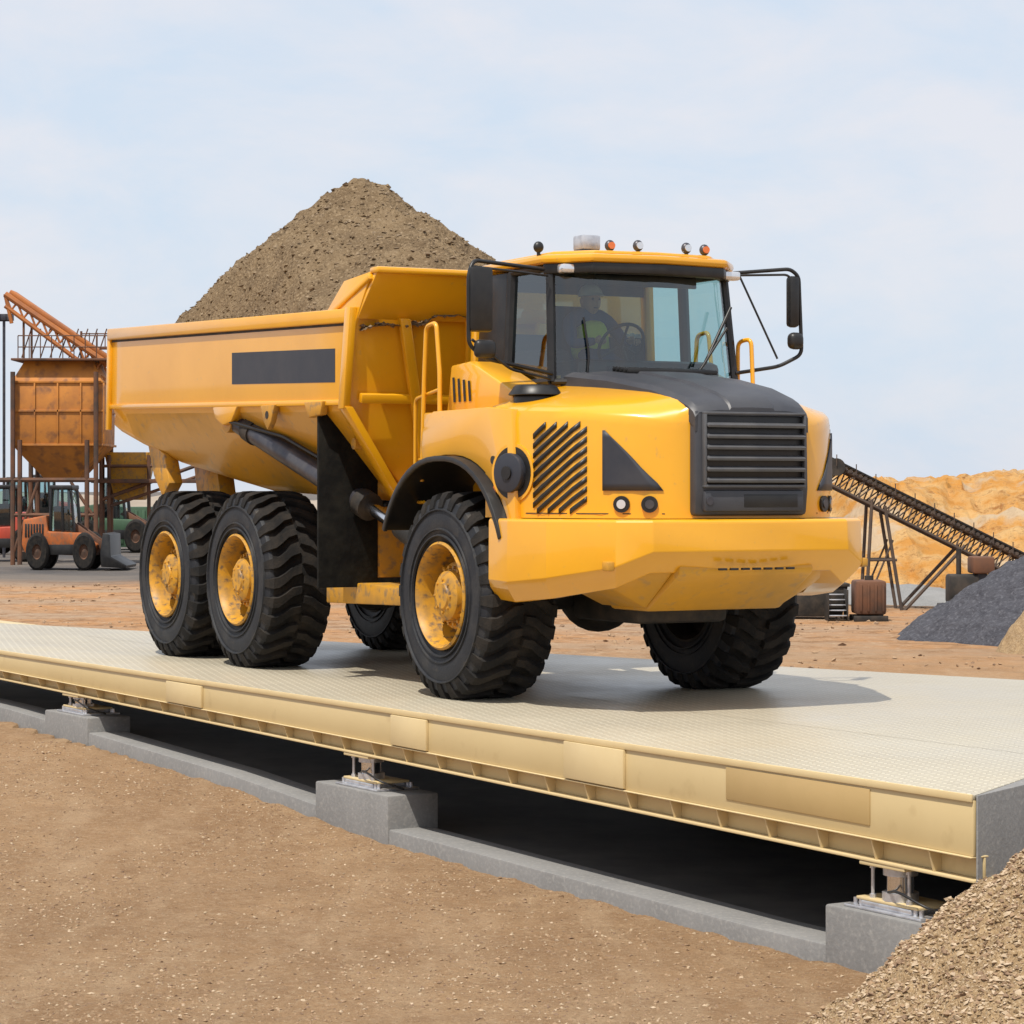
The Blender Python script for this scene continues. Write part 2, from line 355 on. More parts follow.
def d1(s): return float(np.interp(s,[0,15,22],[.335,.20,.18]))
def d2(s): return float(np.interp(s,[0,15,22],[.475,.30,.27]))
SS=list(np.arange(0,22.01,1.0))
def band(name,t0,t1,za,zb,mat,ss=SS,bevel=.004):
    bm=bmesh.new(); rings=[]
    for s in ss:
        rings.append([bm.verts.new(W(s,t,z)) for t,z in ((t0,za(s)),(t1,za(s)),(t1,zb(s)),(t0,zb(s)))])
    for A,B in zip(rings,rings[1:]):
        for j in range(4): bm.faces.new([A[j],A[(j+1)%4],B[(j+1)%4],B[j]])
    bm.faces.new(rings[0]); bm.faces.new(rings[-1][::-1])
    return finish(bm,name,mat,wb,bevel)
band('side_girder_web',-.012,.01,lambda s:ZD-.031,lambda s:ZD-d1(s),'cream')
band('deck_lip',-.026,-.013,lambda s:ZD+.003,lambda s:ZD-.040,'cream2')
band('girder_mid_flange',-.030,.10,lambda s:ZD-d1(s)-.001,lambda s:ZD-d1(s)-.010,'cream2')
band('girder_lower_web',.065,.08,lambda s:ZD-d1(s)-.011,lambda s:ZD-d2(s)+.012,'cream')
band('girder_bottom_flange',-.005,.20,lambda s:ZD-d2(s)+.011,lambda s:ZD-d2(s)-.006,'cream2')
bm=bmesh.new(); s=.35
while s<21.5:
    q=[W(s+ds,t,z) for ds in (0,.012) for t,z in ((.064,ZD-d1(s)-.011),(-.022,ZD-d1(s)-.011),(.012,ZD-d2(s)+.012),(.064,ZD-d2(s)+.012))]
    vv=[bm.verts.new(p) for p in q]
    bm.faces.new(vv[:4]); bm.faces.new(vv[4:][::-1])
    for j in range(4): bm.faces.new([vv[j],vv[(j+1)%4],vv[4+(j+1)%4],vv[4+j]])
    s+=.50
finish(bm,'girder_gussets','cream2',wb)
def plate(name,s0,s1,fa,fb,mat,th=.018):
    band(name,-.014-th,-.0125,lambda s:ZD-d1(s)*fa,lambda s:ZD-d1(s)*fb,mat,ss=[s0,(s0+s1)/2,s1])
plate('stiffener_plate_1',3.37,4.09,.14,.97,'cream2',.024); plate('stiffener_plate_2',5.98,6.52,.16,.97,'cream2',.024)
plate('stiffener_plate_3',9.94,10.68,.2,.97,'cream2',.024); plate('name_plate',.873,2.26,.16,.80,'tanp',.006)
for i,t in enumerate((1.2,2.2)):
    band('inner_beam_%d'%i,t,t+.2,lambda s:ZD-.032,lambda s:ZD-d2(s),'cream',ss=[2.2]+list(range(3,23)))
bm=bmesh.new()
E=[P1+Vector((.004,-.004)),P1+ed*2.0,Vector(X0)]
for k in range(2):
    a,b_=E[k],E[k+1]; dd=(b_-a).normalized(); o_=Vector((dd.y,-dd.x))
    q=[a,b_,b_+o_*.25,a+o_*.012] if k==0 else [a,b_,b_+o_*.25,a+o_*.25]
    lo=[bm.verts.new((p.x,p.y,-.3)) for p in q]; hi=[bm.verts.new((p.x,p.y,ZD-.002)) for p in q]
    for f in (lo[::-1],hi): bm.faces.new(f)
    for j in range(4): bm.faces.new([lo[j],lo[(j+1)%4],hi[(j+1)%4],hi[j]])
finish(bm,'end_abutment','conc',wb,.01)
def zg(s): return ZD-depth(s)
SS2=[-.1]+list(np.arange(.5,22.01,.75))
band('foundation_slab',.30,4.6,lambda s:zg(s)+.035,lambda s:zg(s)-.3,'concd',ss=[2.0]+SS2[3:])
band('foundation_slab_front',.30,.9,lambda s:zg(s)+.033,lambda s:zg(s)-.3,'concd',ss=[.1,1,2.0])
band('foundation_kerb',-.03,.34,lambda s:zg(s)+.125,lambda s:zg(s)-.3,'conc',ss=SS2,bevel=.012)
band('pit_light_block_wall',3.2,3.35,lambda s:ZD-.04-.0,lambda s:zg(s)-.2,'concd',ss=[3,5,7])  # wall added behind the pit to block light beneath the deck
def support(i,s0,s1,top):
    z0=min(zg(s0),zg(s1))
    b0=[W(s,t,z) for z in (z0-.3,top) for s,t in ((s0,-.045),(s1,-.045),(s1,.40),(s0,.40))]
    pmesh('plinth_%d'%i,b0,[(0,1,2,3),(4,5,6,7),(0,1,5,4),(1,2,6,5),(2,3,7,6),(3,0,4,7)],'conc',wb,bevel=.015)
    sm=(s0+s1)/2; g=ZD-d2(sm)-.007
    def wbx(name,sa,sb,ta,tb,za,zb,mat):
        b1=[W(s,t,z) for z in (za,zb) for s,t in ((sa,ta),(sb,ta),(sb,tb),(sa,tb))]
        pmesh(name,b1,[(0,1,2,3),(4,5,6,7),(0,1,5,4),(1,2,6,5),(2,3,7,6),(3,0,4,7)],mat,wb,bevel=.005)
    wbx('base_plate_%d'%i,sm-.34,sm+.34,.0,.38,top+.001,top+.018,'zinc')
    wbx('base_plate_step_%d'%i,sm-.22,sm+.22,.03,.34,top+.0185,top+.05,'zinc')
    wbx('base_plate_yellow_%d'%i,sm-.27,sm+.27,.035,.33,top+.0505,top+.068,'cream2')
    wbx('top_plate_%d'%i,sm-.20,sm+.20,.0,.32,g-.022,g,'cream2')
    p=Vector(W(sm,.14,0)); h=g-.022-(top+.068)
    cyl('load_cell_%d'%i,(p.x,p.y,top+.068),(p.x,p.y,g-.022),.080,'chr',wb)
    cyl('load_cell_collar_%d'%i,(p.x,p.y,top+.068),(p.x,p.y,top+.068+h*.25),.105,'zinc',wb)
    cyl('load_cell_cup_%d'%i,(p.x,p.y,g-.022-h*.25),(p.x,p.y,g-.022),.100,'zinc',wb)
    lst=[]
    for a in (-.29,.29,-.24,.24):
        for t in (.05,.33):
            q=Vector(W(sm+a,t,0)); lst.append(((q.x,q.y,top+.018),(q.x,q.y,top+.055),.014)); 
    for a in (-.16,.16):
        q0=Vector(W(sm+a,.07,0)); lst.append(((q0.x,q0.y,top+.068),(q0.x,q0.y,g-.01),.011)); lst.append(((q0.x,q0.y,top+.068),(q0.x,q0.y,top+.09),.02)); lst.append(((q0.x,q0.y,g-.045),(q0.x,q0.y,g-.024),.02))
    cyls('anchor_bolts_%d'%i,lst,'zinc',wb)
    tube('load_cell_cable_%d'%i,[W(sm,.05,top+.12),W(sm-.15,-.01,top+.15),W(sm-.35,.03,top+.08),W(sm-.42,.2,top+.02)],.008,'blk',wb)
support(1,.33,1.25,.36); support(2,6.55,7.75,.455); support(3,12.5,13.6,.60)

def pile(name,cx,cy,h,r,mat,zb,seed=0,n=110,rough=.03):
    vs=[];R=r*1.15
    for j in range(n+1):
        for i in range(n+1):
            x=-R+2*R*i/n; y=-R+2*R*j/n
            d=math.sqrt(x*x+y*y)/r*(1+.10*fbm(x/r*2+seed,y/r*2,seed,3))
            z=h*max(-.25,1-(d*d+.02)**.5)
            z+=rough*fbm(x*3/r*2,y*3/r*2,seed,4)+rough*.5*fbm(x*22/r,y*22/r,seed,3)
            vs.append((cx+x,cy+y,zb+z))
    fc=[(j*(n+1)+i,j*(n+1)+i+1,(j+1)*(n+1)+i+1,(j+1)*(n+1)+i) for j in range(n) for i in range(n)]
    me=bpy.data.meshes.new(name); me.from_pydata(vs,[],fc); me.polygons.foreach_set('use_smooth',[True]*len(me.polygons))
    return addobj(name,me,None,mat)
PX,PY,PH,PR=3.30,13.02,1.66,1.84
gpile=pile('sand_gravel_pile',PX,PY,PH,PR,'grav',-.02,seed=3,n=200,rough=.055)
def pp():
    a=random.random()*6.28; r=PR*random.random()**.6; x=r*math.cos(a); y=r*math.sin(a)
    d=(r/PR)*(1+.10*fbm(x/PR*2+3,y/PR*2,3,3)); z=PH*(1-(d*d+.02)**.5)-.02+.055*fbm(x*6/PR,y*6/PR,3,4)+.0275*fbm(x*22/PR,y*22/PR,3,3)
    return (PX+x,PY+y,z+.003) if z>-.0 else None
pb=pebbles('pile_grains',34000,pp,['st1','st2','st2','grav','st3'],.005,.021,pw=2); pb.parent=gpile

# ================================================================== TRUCK
hd=Vector((.476,-.879)).normalized()
T=empty('articulated_dump_truck',(.705,21.26,ZD+.004),math.atan2(hd.y,hd.x))
CAB=empty('cab',(0,.08,0),0,T); CAB.scale=(1,1.05,1)
WR=.83
def wheel_mesh():
    bm=bmesh.new()
    prof=[(.40,-.24),(.42,-.29),(.50,-.325),(.60,-.335),(.70,-.32),(.76,-.30),(.775,-.27),(.778,-.15),(.78,0),(.778,.15),(.775,.27),(.76,.30),(.70,.32),(.60,.335),(.50,.325),(.42,.29),(.40,.24)]
    revolve(bm,prof,72,0)
    for f in bm.faces:
        c=f.calc_center_median()
        if abs(c.y)>.27 or math.hypot(c.x,c.z)<.7: f.material_index=1
    for rr in (.48,.53,.685):
        for sg in (-1,1): revolve(bm,[(rr-.010,sg*.322),(rr-.005,sg*.341),(rr+.005,sg*.341),(rr+.010,sg*.322)],72,1)
    nl=28
    for sgn in (-1,1):
        for k in range(nl):
            a0=2*math.pi*(k+(.5 if sgn>0 else 0))/nl
            st=[(.012,.765,.83,.14,.045),(.10,.765,.83,.115,.055),(.17,.765,.83,.05,.060),(.235,.765,.828,.0,.066),(.285,.75,.815,-.012,.068),(.315,.72,.765,-.012,.064),(.333,.67,.70,-.012,.055)]
            rings=[]
            for (y,ri,ro,da,hw_) in st:
                pts_=[]
                for (rad,sg) in ((ri,-1),(ro,-1),(ro,1),(ri,1)):
                    hh=hw_*(1 if rad==ri else .84)
                    a=a0+da+sg*hh
                    yy=y
                    if rad==ri and y>.30: yy=y-.03
                    pts_.append(bm.verts.new((rad*math.cos(a),sgn*yy,rad*math.sin(a))))
                rings.append(pts_)
            for A,B in zip(rings,rings[1:]):
                for j in range(4):
                    bm.faces.new([A[j],A[(j+1)%4],B[(j+1)%4],B[j]])
            bm.faces.new(rings[0]); bm.faces.new(rings[-1][::-1])
    revolve(bm,[(.425,-.295),(.43,-.325),(.412,-.34),(.395,-.318),(.380,-.26),(.372,-.17),(.355,-.08),(.33,-.055)],56,2)
    revolve(bm,[(.33,-.055),(.30,-.06),(.275,-.10)],48,4)  # black ring paints shade into the rim recess
    revolve(bm,[(.275,-.10),(.265,-.19),(.245,-.205),(.205,-.21),(.195,-.27),(.16,-.295),(.11,-.30),(.10,-.315),(.001,-.315)],48,2)
    revolve(bm,[(.43,.30),(.41,.31),(.39,.24),(.36,.1),(.30,.05),(.001,.04)],40,4)
    for k in range(18):
        a=2*math.pi*k/18; bm_cyl(bm,(.228*math.cos(a),-.20,.228*math.sin(a)),(.228*math.cos(a),-.232,.228*math.sin(a)),.014,seg=6,mi=3)
    for k in range(5):
        a=2*math.pi*k/5; bm_cyl(bm,(.352*math.cos(a),-.10,.352*math.sin(a)),(.345*math.cos(a),-.155,.345*math.sin(a)),.022,seg=6,mi=3)
    for k in range(8):
        a=2*math.pi*k/8; bm_cyl(bm,(.13*math.cos(a),-.29,.13*math.sin(a)),(.13*math.cos(a),-.312,.13*math.sin(a)),.011,seg=6,mi=3)
    bmesh.ops.recalc_face_normals(bm,faces=bm.faces)
    me=bpy.data.meshes.new('wheel'); bm.to_mesh(me); bm.free()
    me.polygons.foreach_set('use_smooth',[True]*len(me.polygons)); me.set_sharp_from_angle(angle=math.radians(32))
    for k in ('rub','side','rim','yel2','chs'): me.materials.append(M[k])
    return me
wm=wheel_mesh()
for nm,u in (('front',0),('mid',-4.22),('rear',-6.06)):
    for sd_,v in (('right',-1.125),('left',1.14)):
        o=bpy.data.objects.new('wheel_%s_%s'%(nm,sd_),wm); COL.objects.link(o); o.parent=T; o.location=(u,v,WR-.018)
        o.rotation_euler=(0,random.random()*3,math.pi if v>0 else 0)
    cyl('axle_%s'%nm,(u,-1.0,WR),(u,1.0,WR),.15,'chs',T); 
    bm=bmesh.new(); bmesh.ops.create_uvsphere(bm,u_segments=20,v_segments=12,radius=.34); 
    o=finish(bm,'differential_%s'%nm,'chs',T); o.location=(u,0,WR)
# --- chassis
box('front_frame',(-1.1,-.45,.85),(1.75,.45,1.4),'chs',T)
box('engine_block',(0.3,-.42,.62),(1.3,.42,.9),'chs',T,.05)
boxes('wheel_well_liner',[((.95,-1.2,1.05),(1.0,-.5,1.42)),((.95,.5,1.05),(1.0,1.2,1.42))],'chs',T)
box('rear_frame_beam_right',(-7.0,-.55,1.0),(-1.35,-.33,1.36),'yel2',T); box('rear_frame_beam_left',(-7.0,.33,1.0),(-1.35,.55,1.36),'yel2',T)
box('articulation_hitch',(-1.7,-.3,.8),(-.9,.3,1.3),'chs',T,.04)
for sg,nn in ((-1,'right'),(1,'left')):
    prism('rear_frame_side_'+nn,[(-2.95,.64),(-1.0,.68),(-.95,.80),(-2.2,.84),(-2.95,.80)],sg*1.10,sg*.55,'yel2',T)
    prism('bogie_beam_'+nn,[(-6.2,.75),(-5.3,.95),(-4.1,.75),(-4.1,.6),(-5.14,.68),(-6.2,.6)],sg*.7,sg*.56,'yel2',T)
    cyl('air_tank_'+nn,(-1.75,sg*.72,1.12),(-1.15,sg*.72,1.12),.13,'chs',T,bevel=.02)
    box('battery_box_'+nn,(-1.1,min(sg*.55,sg*.95),1.0),(-.98,max(sg*.55,sg*.95),1.5),'chs',T,.02)
box('frame_cross',(-2.9,-.9,.88),(-2.3,.9,1.5),'yel2',T)
box('tank_side',(-1.95,-.85,1.30),(-1.45,-.5,1.55),'yel2',T,.03)
box('frame_cross_rear',(-6.9,-.9,1.1),(-6.6,.9,1.4),'yel2',T)
# --- dump body
us=[-7.64,-7.3,-6.6,-5.6,-4.8,-3.6,-2.4,-1.92]
def top(u): return float(np.interp(u,[-7.62,-1.7],[3.32,3.17]))
def bandb(u): return float(np.interp(u,[-7.62,-1.8],[2.53,2.40]))
def bot(u): return float(np.interp(u,[-7.62,-7.3,-6.5,-4.8,-2.35,-1.9],[2.26,2.13,1.90,1.64,1.55,1.55]))
def bv(u): return float(np.interp(u,[-7.62,-7.3,-6.5,-4.8,-1.9],[1.38,1.30,1.12,.90,.78]))
def front_u(w): return float(np.interp(w,[1.5,2.4,3.17,3.5],[-1.93,-1.78,-1.62,-1.38]))
bm=bmesh.new(); rings=[]
for k,u in enumerate(us):
    r=[]
    for sg in (-1,1):
        cols=[(1.45,top(u)),(1.45,bandb(u)),(1.41,bandb(u)-.08),(bv(u)+.02,bot(u)+.08),(bv(u)-.08,bot(u))]
        if sg>0: cols=cols[::-1]
        for vv_,ww in cols:
            uu=u if k<len(us)-1 else front_u(ww)-.03
            if k==0 and ww<2.4: uu=u-.06
            r.append(bm.verts.new((uu,sg*vv_,ww)))
    rings.append(r)
n=10
for A,B in zip(rings,rings[1:]):
    for j in range(n-1): bm.faces.new([A[j],A[j+1],B[j+1],B[j]])
bm.faces.new(rings[0][::-1]); bm.faces.new(rings[-1])
bmesh.ops.recalc_face_normals(bm,faces=bm.faces)
for f in bm.faces:
    c=f.calc_center_median()
    if c.z<2.35 and c.x<-2.0: f.material_index=1  # lower hull takes the dusty yellow with painted-in shade
finish(bm,'dump_body_hull',['yel','yelh'],T,.015,ang=25)
def quadslab(name,pts4,th,mat,bevel=.008):
    p=[Vector(q) for q in pts4]; nrm=(p[1]-p[0]).cross(p[3]-p[0]).normalized()*th
    v=[q for q in p]+[q+nrm for q in p]; n=len(p)
    f=[tuple(range(n)),tuple(range(2*n-1,n-1,-1))]+[(i,(i+1)%n,n+(i+1)%n,n+i) for i in range(n)]
    return pmesh(name,v,f,mat,T,bevel)
quadslab('headboard',[(-1.64,-1.42,3.12),(-1.64,1.42,3.12),(-1.38,1.36,3.50),(-1.38,-1.36,3.50)],.04,'yel')
box('headboard_top_rail',(-1.46,-1.38,3.47),(-1.30,1.38,3.525),'yel',T,.02)
quadslab('headboard_gusset_right',[(-1.66,-1.44,3.0),(-2.25,-1.44,3.16),(-1.9,-1.41,3.44),(-1.42,-1.38,3.49)],.03,'yel')
quadslab('headboard_gusset_left',[(-1.66,1.42,3.0),(-2.25,1.42,3.16),(-1.9,1.39,3.44),(-1.42,1.36,3.49)],.03,'yel')
quadslab('headboard_rail_right',[(-2.25,-1.47,3.14),(-2.25,-1.40,3.14),(-1.42,-1.34,3.47),(-1.42,-1.41,3.47)],.05,'yel',.01)
for i,v in enumerate((-1.0,-.35,.35,1.0)):
    vb=v*.62
    quadslab('front_rib_%d'%i,[(-1.9,vb-.04,1.62),(-1.9,vb+.04,1.62),(-1.60,v+.05,3.12),(-1.60,v-.05,3.12)],.07,'yel',.01)
quadslab('front_cross_rib',[(-1.76,-1.34,2.40),(-1.76,1.34,2.40),(-1.74,1.34,2.48),(-1.74,-1.34,2.48)],.06,'yel',.01)
def rail(name,v0,v1,w0,w1,mat='yel',u0=-7.66,u1=-1.72,bev=.015):
    b0=[(u,v,(w+top(u))) for u in (u0,u1) for v,w in ((v0,w0),(v1,w0),(v1,w1),(v0,w1))]
    pmesh(name,b0,[(0,1,2,3),(4,5,6,7),(0,1,5,4),(1,2,6,5),(2,3,7,6),(3,0,4,7)],mat,T,bevel=bev)
rail('body_top_rail_right',-1.49,-1.36,-.10,.02); rail('body_top_rail_left',1.36,1.49,-.10,.02)
rail('body_rail_seam_right',-1.454,-1.44,-.122,-.101,'chs',bev=0); rail('body_rail_seam_left',1.44,1.454,-.122,-.101,'chs',bev=0)  # dark strip for the seam groove below the top rail
def rail2(name,v0,v1,a,b_,u0,u1):
    b0=[(u,v,bandb(u)+w) for u in (u0,u1) for v,w in ((v0,a),(v1,a),(v1,b_),(v0,b_))]
    pmesh(name,b0,[(0,1,2,3),(4,5,6,7),(0,1,5,4),(1,2,6,5),(2,3,7,6),(3,0,4,7)],'yel',T,bevel=.01)
rail2('body_lower_rail_right',-1.468,-1.43,-.03,.02,-7.68,-1.74)
rail2('body_lower_rail_left',1.43,1.468,-.03,.02,-7.68,-1.74)
def post(name,pa,pb,w_,d_,par=None,mat='yel'):
    bm=bmesh.new(); pa=Vector(pa);pb=Vector(pb)
    q=[Vector((-w_,-d_,0)),Vector((w_,-d_,0)),Vector((w_,d_,0)),Vector((-w_,d_,0))]
    A=[bm.verts.new(pa+x) for x in q];B=[bm.verts.new(pb+x) for x in q]
    bm.faces.new(A);bm.faces.new(B[::-1])
    for j in range(4): bm.faces.new([A[j],A[(j+1)%4],B[(j+1)%4],B[j]])
    return finish(bm,name,mat,par or T,.01)
for sg,nn in ((-1,'right'),(1,'left')):
    post('corner_post_'+nn,(-1.80,sg*1.455,2.34),(-1.66,sg*1.455,3.20),.055,.035)
    post('corner_lower_'+nn,(-1.92,sg*.86,1.54),(-1.80,sg*1.44,2.36),.07,.04)
    post('tail_post_'+nn,(-7.70,sg*1.455,2.28),(-7.64,sg*1.455,3.34),.04,.025)
    prism('tail_bracket_'+nn,[(-7.25,2.18),(-6.75,2.02),(-6.6,1.72),(-6.8,1.58),(-7.05,1.80)],sg*1.05,sg*1.20,'yel2',T)
    prism('tail_hinge_'+nn,[(-7.0,2.1),(-6.3,1.85),(-6.15,1.4),(-6.45,1.3),(-6.85,1.6)],sg*.62,sg*.80,'yel2',T)
    prism('hull_bracket_'+nn,[(-4.75,2.44),(-4.15,2.43),(-4.3,2.29),(-4.5,2.26),(-4.7,2.33)],sg*1.36,sg*1.47,'yel',T)
    p0=Vector((-4.50,sg*1.33,2.31)); p1=Vector((-1.25,sg*.95,1.20)); pm=p0.lerp(p1,.72)
    cyl('hoist_cylinder_'+nn,p0,pm,.105,'stl',T,seg=24); cyl('hoist_rod_'+nn,pm,p1,.06,'chr',T); cyl('hoist_collar_'+nn,p0.lerp(p1,.69),p0.lerp(p1,.73),.125,'chs',T)
    cyl('hoist_sleeve_'+nn,p0.lerp(p1,.08),p0.lerp(p1,.12),.12,'chs',T)
    cyl('hoist_pin_'+nn,p0+Vector((0,-.1,0)),p0+Vector((0,.1,0)),.12,'yel2',T)
    cyl('hoist_foot_'+nn,p1+Vector((-.42,0,.14)),p1+Vector((.05,0,-.02)),.12,'chs',T)
    tube('hydraulic_hose_'+nn,[p0+Vector((.15,-.12*1,-.02)),p0.lerp(p1,.3)+Vector((0,-.05,.16)),p0.lerp(p1,.6)+Vector((0,0,.16))],.018,'blk',T)
    tube('hydraulic_hose_b_'+nn,[(-2.1,sg*.6,1.3),(-1.6,sg*.65,1.62),(-1.1,sg*.55,1.5),(-.7,sg*.5,1.35)],.022,'blk',T,.2)
    tube('hydraulic_hose_c_'+nn,[(-2.1,sg*.5,1.2),(-1.5,sg*.62,.95),(-1.0,sg*.55,1.1),(-.7,sg*.5,1.25)],.022,'blk',T,.2)
    prism('body_hinge_lug_'+nn,[(-3.55,2.42),(-3.22,2.42),(-3.30,2.27),(-3.385,2.19),(-3.47,2.27)],sg*1.43,sg*1.49,'yel2',T)
    cyl('hinge_lug_hole_'+nn,(-3.385,sg*1.44,2.33),(-3.385,sg*1.494,2.33),.035,'chs',T)
    prism('front_lug_'+nn,[(-2.55,2.42),(-2.15,2.42),(-2.2,2.30),(-2.45,2.28)],sg*1.43,sg*1.50,'yel2',T)
    prism('mud_flap_'+nn,[(sg*1.47,2.36),(sg*1.30,2.30),(sg*.90,1.80),(sg*.90,.80),(sg*1.47,.80)],-2.33,-2.29,'flap',T,axis='x',bevel=.006)
    u0,u1=-4.31,-1.99
    pv=sg*1.4525
    pmesh('body_side_panel_'+nn,[(u0,pv,2.64),(u1,pv,2.575),(u1,pv,2.865),(u0,pv,2.935),(u0,sg*1.44,2.64),(u1,sg*1.44,2.575),(u1,sg*1.44,2.865),(u0,sg*1.44,2.935)],[(0,1,2,3),(0,1,5,4),(1,2,6,5),(2,3,7,6),(3,0,4,7)],'dgr',T)
cyls('grease_plugs',[((-2.05,-1.15,2.05),(-2.05,-1.25,2.05),.05)],'yel2',T)
# load
vs=[];nu,nv=190,100
for i in range(nu+1):
    for j in range(nv+1):
        u=-7.5+i*(5.95)/nu; v=-1.37+2.74*j/nv
        du=(u+4.80); du=du/(2.75 if du<0 else 3.05); dv=v/1.50
        d=math.sqrt(du*du+dv*dv+.035)
        base=top(u)-.13+.05*fbm(u*1.5,v*1.5,1,3)
        z=4.92-1.55*d + .09*fbm(u*1.4,v*1.4,9,4)+.04*fbm(u*6,v*6,4,3)
        z=max(z,base)
        edge=min(1.37-abs(v),u+7.5)
        z=min(z,top(u)-.16+1.9*edge+.05*fbm(u*3,v*3,7,3))
        z+=.022*fbm(u*14,v*14,2,3)
        vs.append((u,v,z))
fc=[(i*(nv+1)+j,i*(nv+1)+j+1,(i+1)*(nv+1)+j+1,(i+1)*(nv+1)+j) for i in range(nu) for j in range(nv)]
me=bpy.data.meshes.new('soil_load'); me.from_pydata(vs,[],fc); me.polygons.foreach_set('use_smooth',[True]*len(me.polygons)); me.flip_normals()
load=addobj('soil_load',me,T,'dirt')
LV=vs
M['sl1']=pbr('clod_a',(0.20,0.142,0.085),(0.13,0.09,0.055),rough=.95,scale=20); M['sl2']=pbr('clod_b',(0.26,0.192,0.12),(0.19,0.14,0.09),rough=.95,scale=20)
def lp():
    p=random.choice(LV); return (p[0]+random.uniform(-.02,.02),p[1],p[2]+.000)
pebbles('soil_clods',9000,lp,['sl1','sl2','dirt','dirt'],.005,.034,T,pw=4)

# --- hood / front body
HU=[.62,.85,1.0,1.2,1.4,1.6,1.75,1.88,1.98,2.07,2.14,2.19]
def hw(u): return float(np.interp(u,[.62,1.0,1.3,1.6,1.85,2.05,2.15,2.19],[1.37,1.355,1.27,1.15,1.0,.80,.62,.50]))
def wt(u): return float(np.interp(u,[.62,1.3,1.8,2.05,2.19],[2.52,2.45,2.39,2.33,2.25]))
def wsd(u): return float(np.interp(u,[.62,1.6,2.0,2.19],[2.29,2.25,2.20,2.14]))
bm=bmesh.new(); rings=[]
for u in HU:
    h=hw(u); k=(h-.5)/.87; r=[]
    sec=[(h,1.44),(h,1.8),(h,wsd(u)-.08),(h-.02*k,wsd(u)-.02),(h-.07*k,wsd(u)+.01),(.5+(h-.5)*.45,wsd(u)+(wt(u)-wsd(u))*.55),(.5,wt(u))]
    for v,w_ in sec: r.append(bm.verts.new((u,-v,w_)))
    for v,w_ in sec[::-1]: r.append(bm.verts.new((u,v,w_)))
    rings.append(r)
for A,B in zip(rings,rings[1:]):
    for j in range(13): bm.faces.new([A[j],A[j+1],B[j+1],B[j]])
bm.faces.new(rings[0]); bm.faces.new(rings[-1][::-1])
bmesh.ops.remove_doubles(bm,verts=bm.verts,dist=.0005)
finish(bm,'engine_hood_body','yel',T,ang=34)
bm=bmesh.new(); rings=[]
for u in [.60,.9,1.2,1.5,1.75,1.95,2.08,2.17,2.235,2.26]:
    wz=float(np.interp(u,[.6,1.2,1.75,2.08,2.17,2.235,2.26],[2.60,2.54,2.45,2.36,2.325,2.28,2.24])); 
    vw=float(np.interp(u,[.6,2.26],[.70,.50]))
    r=[bm.verts.new((u,v*vw,wz-dz)) for v,dz in ((-1,.16),(-1,.055),(-.93,.02),(-.6,.0),(-.4,.0),(-.37,-.018),(0,-.022),(.37,-.018),(.4,0),(.6,0),(.93,.02),(1,.055),(1,.16))]
    rings.append(r)
for A,B in zip(rings,rings[1:]):
    for j in range(12): bm.faces.new([A[j],A[j+1],B[j+1],B[j]])
bm.faces.new(rings[0]); bm.faces.new(rings[-1][::-1])
finish(bm,'hood_top_cover','gry',T,ang=30)
boxes('hood_vent_slats',[((.72+i*.06,-.34,2.59-i*.006),(.75+i*.06,.48,2.625-i*.006)) for i in range(6)],'blk',T,.004)
prism('grille_surround',[(2.10,1.46),(2.25,1.46),(2.275,1.66),(2.26,2.24),(2.10,2.24)],-.50,.50,'gry',T,.03)
box('grille_cavity',(2.2,-.43,1.69),(2.285,.43,2.20),'blk',T,.01)
for i in range(6):
    w0=1.715+i*.081
    box('grille_slat_%d'%i,(2.262,-.432,w0),(2.338,.432,w0+.024),'slat',T,.006,rot=(0,math.radians(20),0))
boxes('grille_posts',[((2.27,-.45,1.68),(2.315,-.43,2.21)),((2.27,.43,1.68),(2.315,.45,2.21)),((2.27,-.45,2.205),(2.315,.45,2.225)),((2.27,-.45,1.668),(2.315,.45,1.69))],'slat',T,.006)
box('grille_lower_panel',(2.2,-.44,1.49),(2.30,.44,1.65),'gry',T,.02)
box('grille_lower_recess',(2.29,-.10,1.52),(2.303,.38,1.62),'blk',T,.006)
cyl('grille_badge',(2.30,-.40,1.57),(2.306,-.40,1.57),.03,'stl',T)
def spt(u,w_,off,sg=-1):
    e=.01; dv=(hw(u+e)-hw(u-e))/(2*e); n_=Vector((-dv,1)).normalized()
    return Vector((u+n_.x*off,sg*(hw(u)+n_.y*off),w_))
def region(name,lo,hi,fl,fr,mat,off=.006,n=8,m_=8,sg=-1,th=.012):
    bm=bmesh.new(); G_=[]
    for i in range(n+1):
        w_=lo+(hi-lo)*i/n; a,b_=fl(w_),fr(w_)
        G_.append([bm.verts.new(spt(a+(b_-a)*j/m_,w_,off,sg)) for j in range(m_+1)])
    for i in range(n):
        for j in range(m_): bm.faces.new([G_[i][j],G_[i][j+1],G_[i+1][j+1],G_[i+1][j]])
    o=finish(bm,name,mat,T,smooth=True); md=o.modifiers.new('s','SOLIDIFY'); md.thickness=th; md.offset=0; return o
def slot(bm,u0,w0,u1,w1,wd,off,sg):
    A=[]
    for k in range(7):
        t=k/6; u=u0+(u1-u0)*t; w_=w0+(w1-w0)*t
        A.append((bm.verts.new(spt(u,w_-wd/2,off,sg)),bm.verts.new(spt(u,w_+wd/2,off,sg))))
    for a,b_ in zip(A,A[1:]): bm.faces.new([a[0],b_[0],b_[1],a[1]])
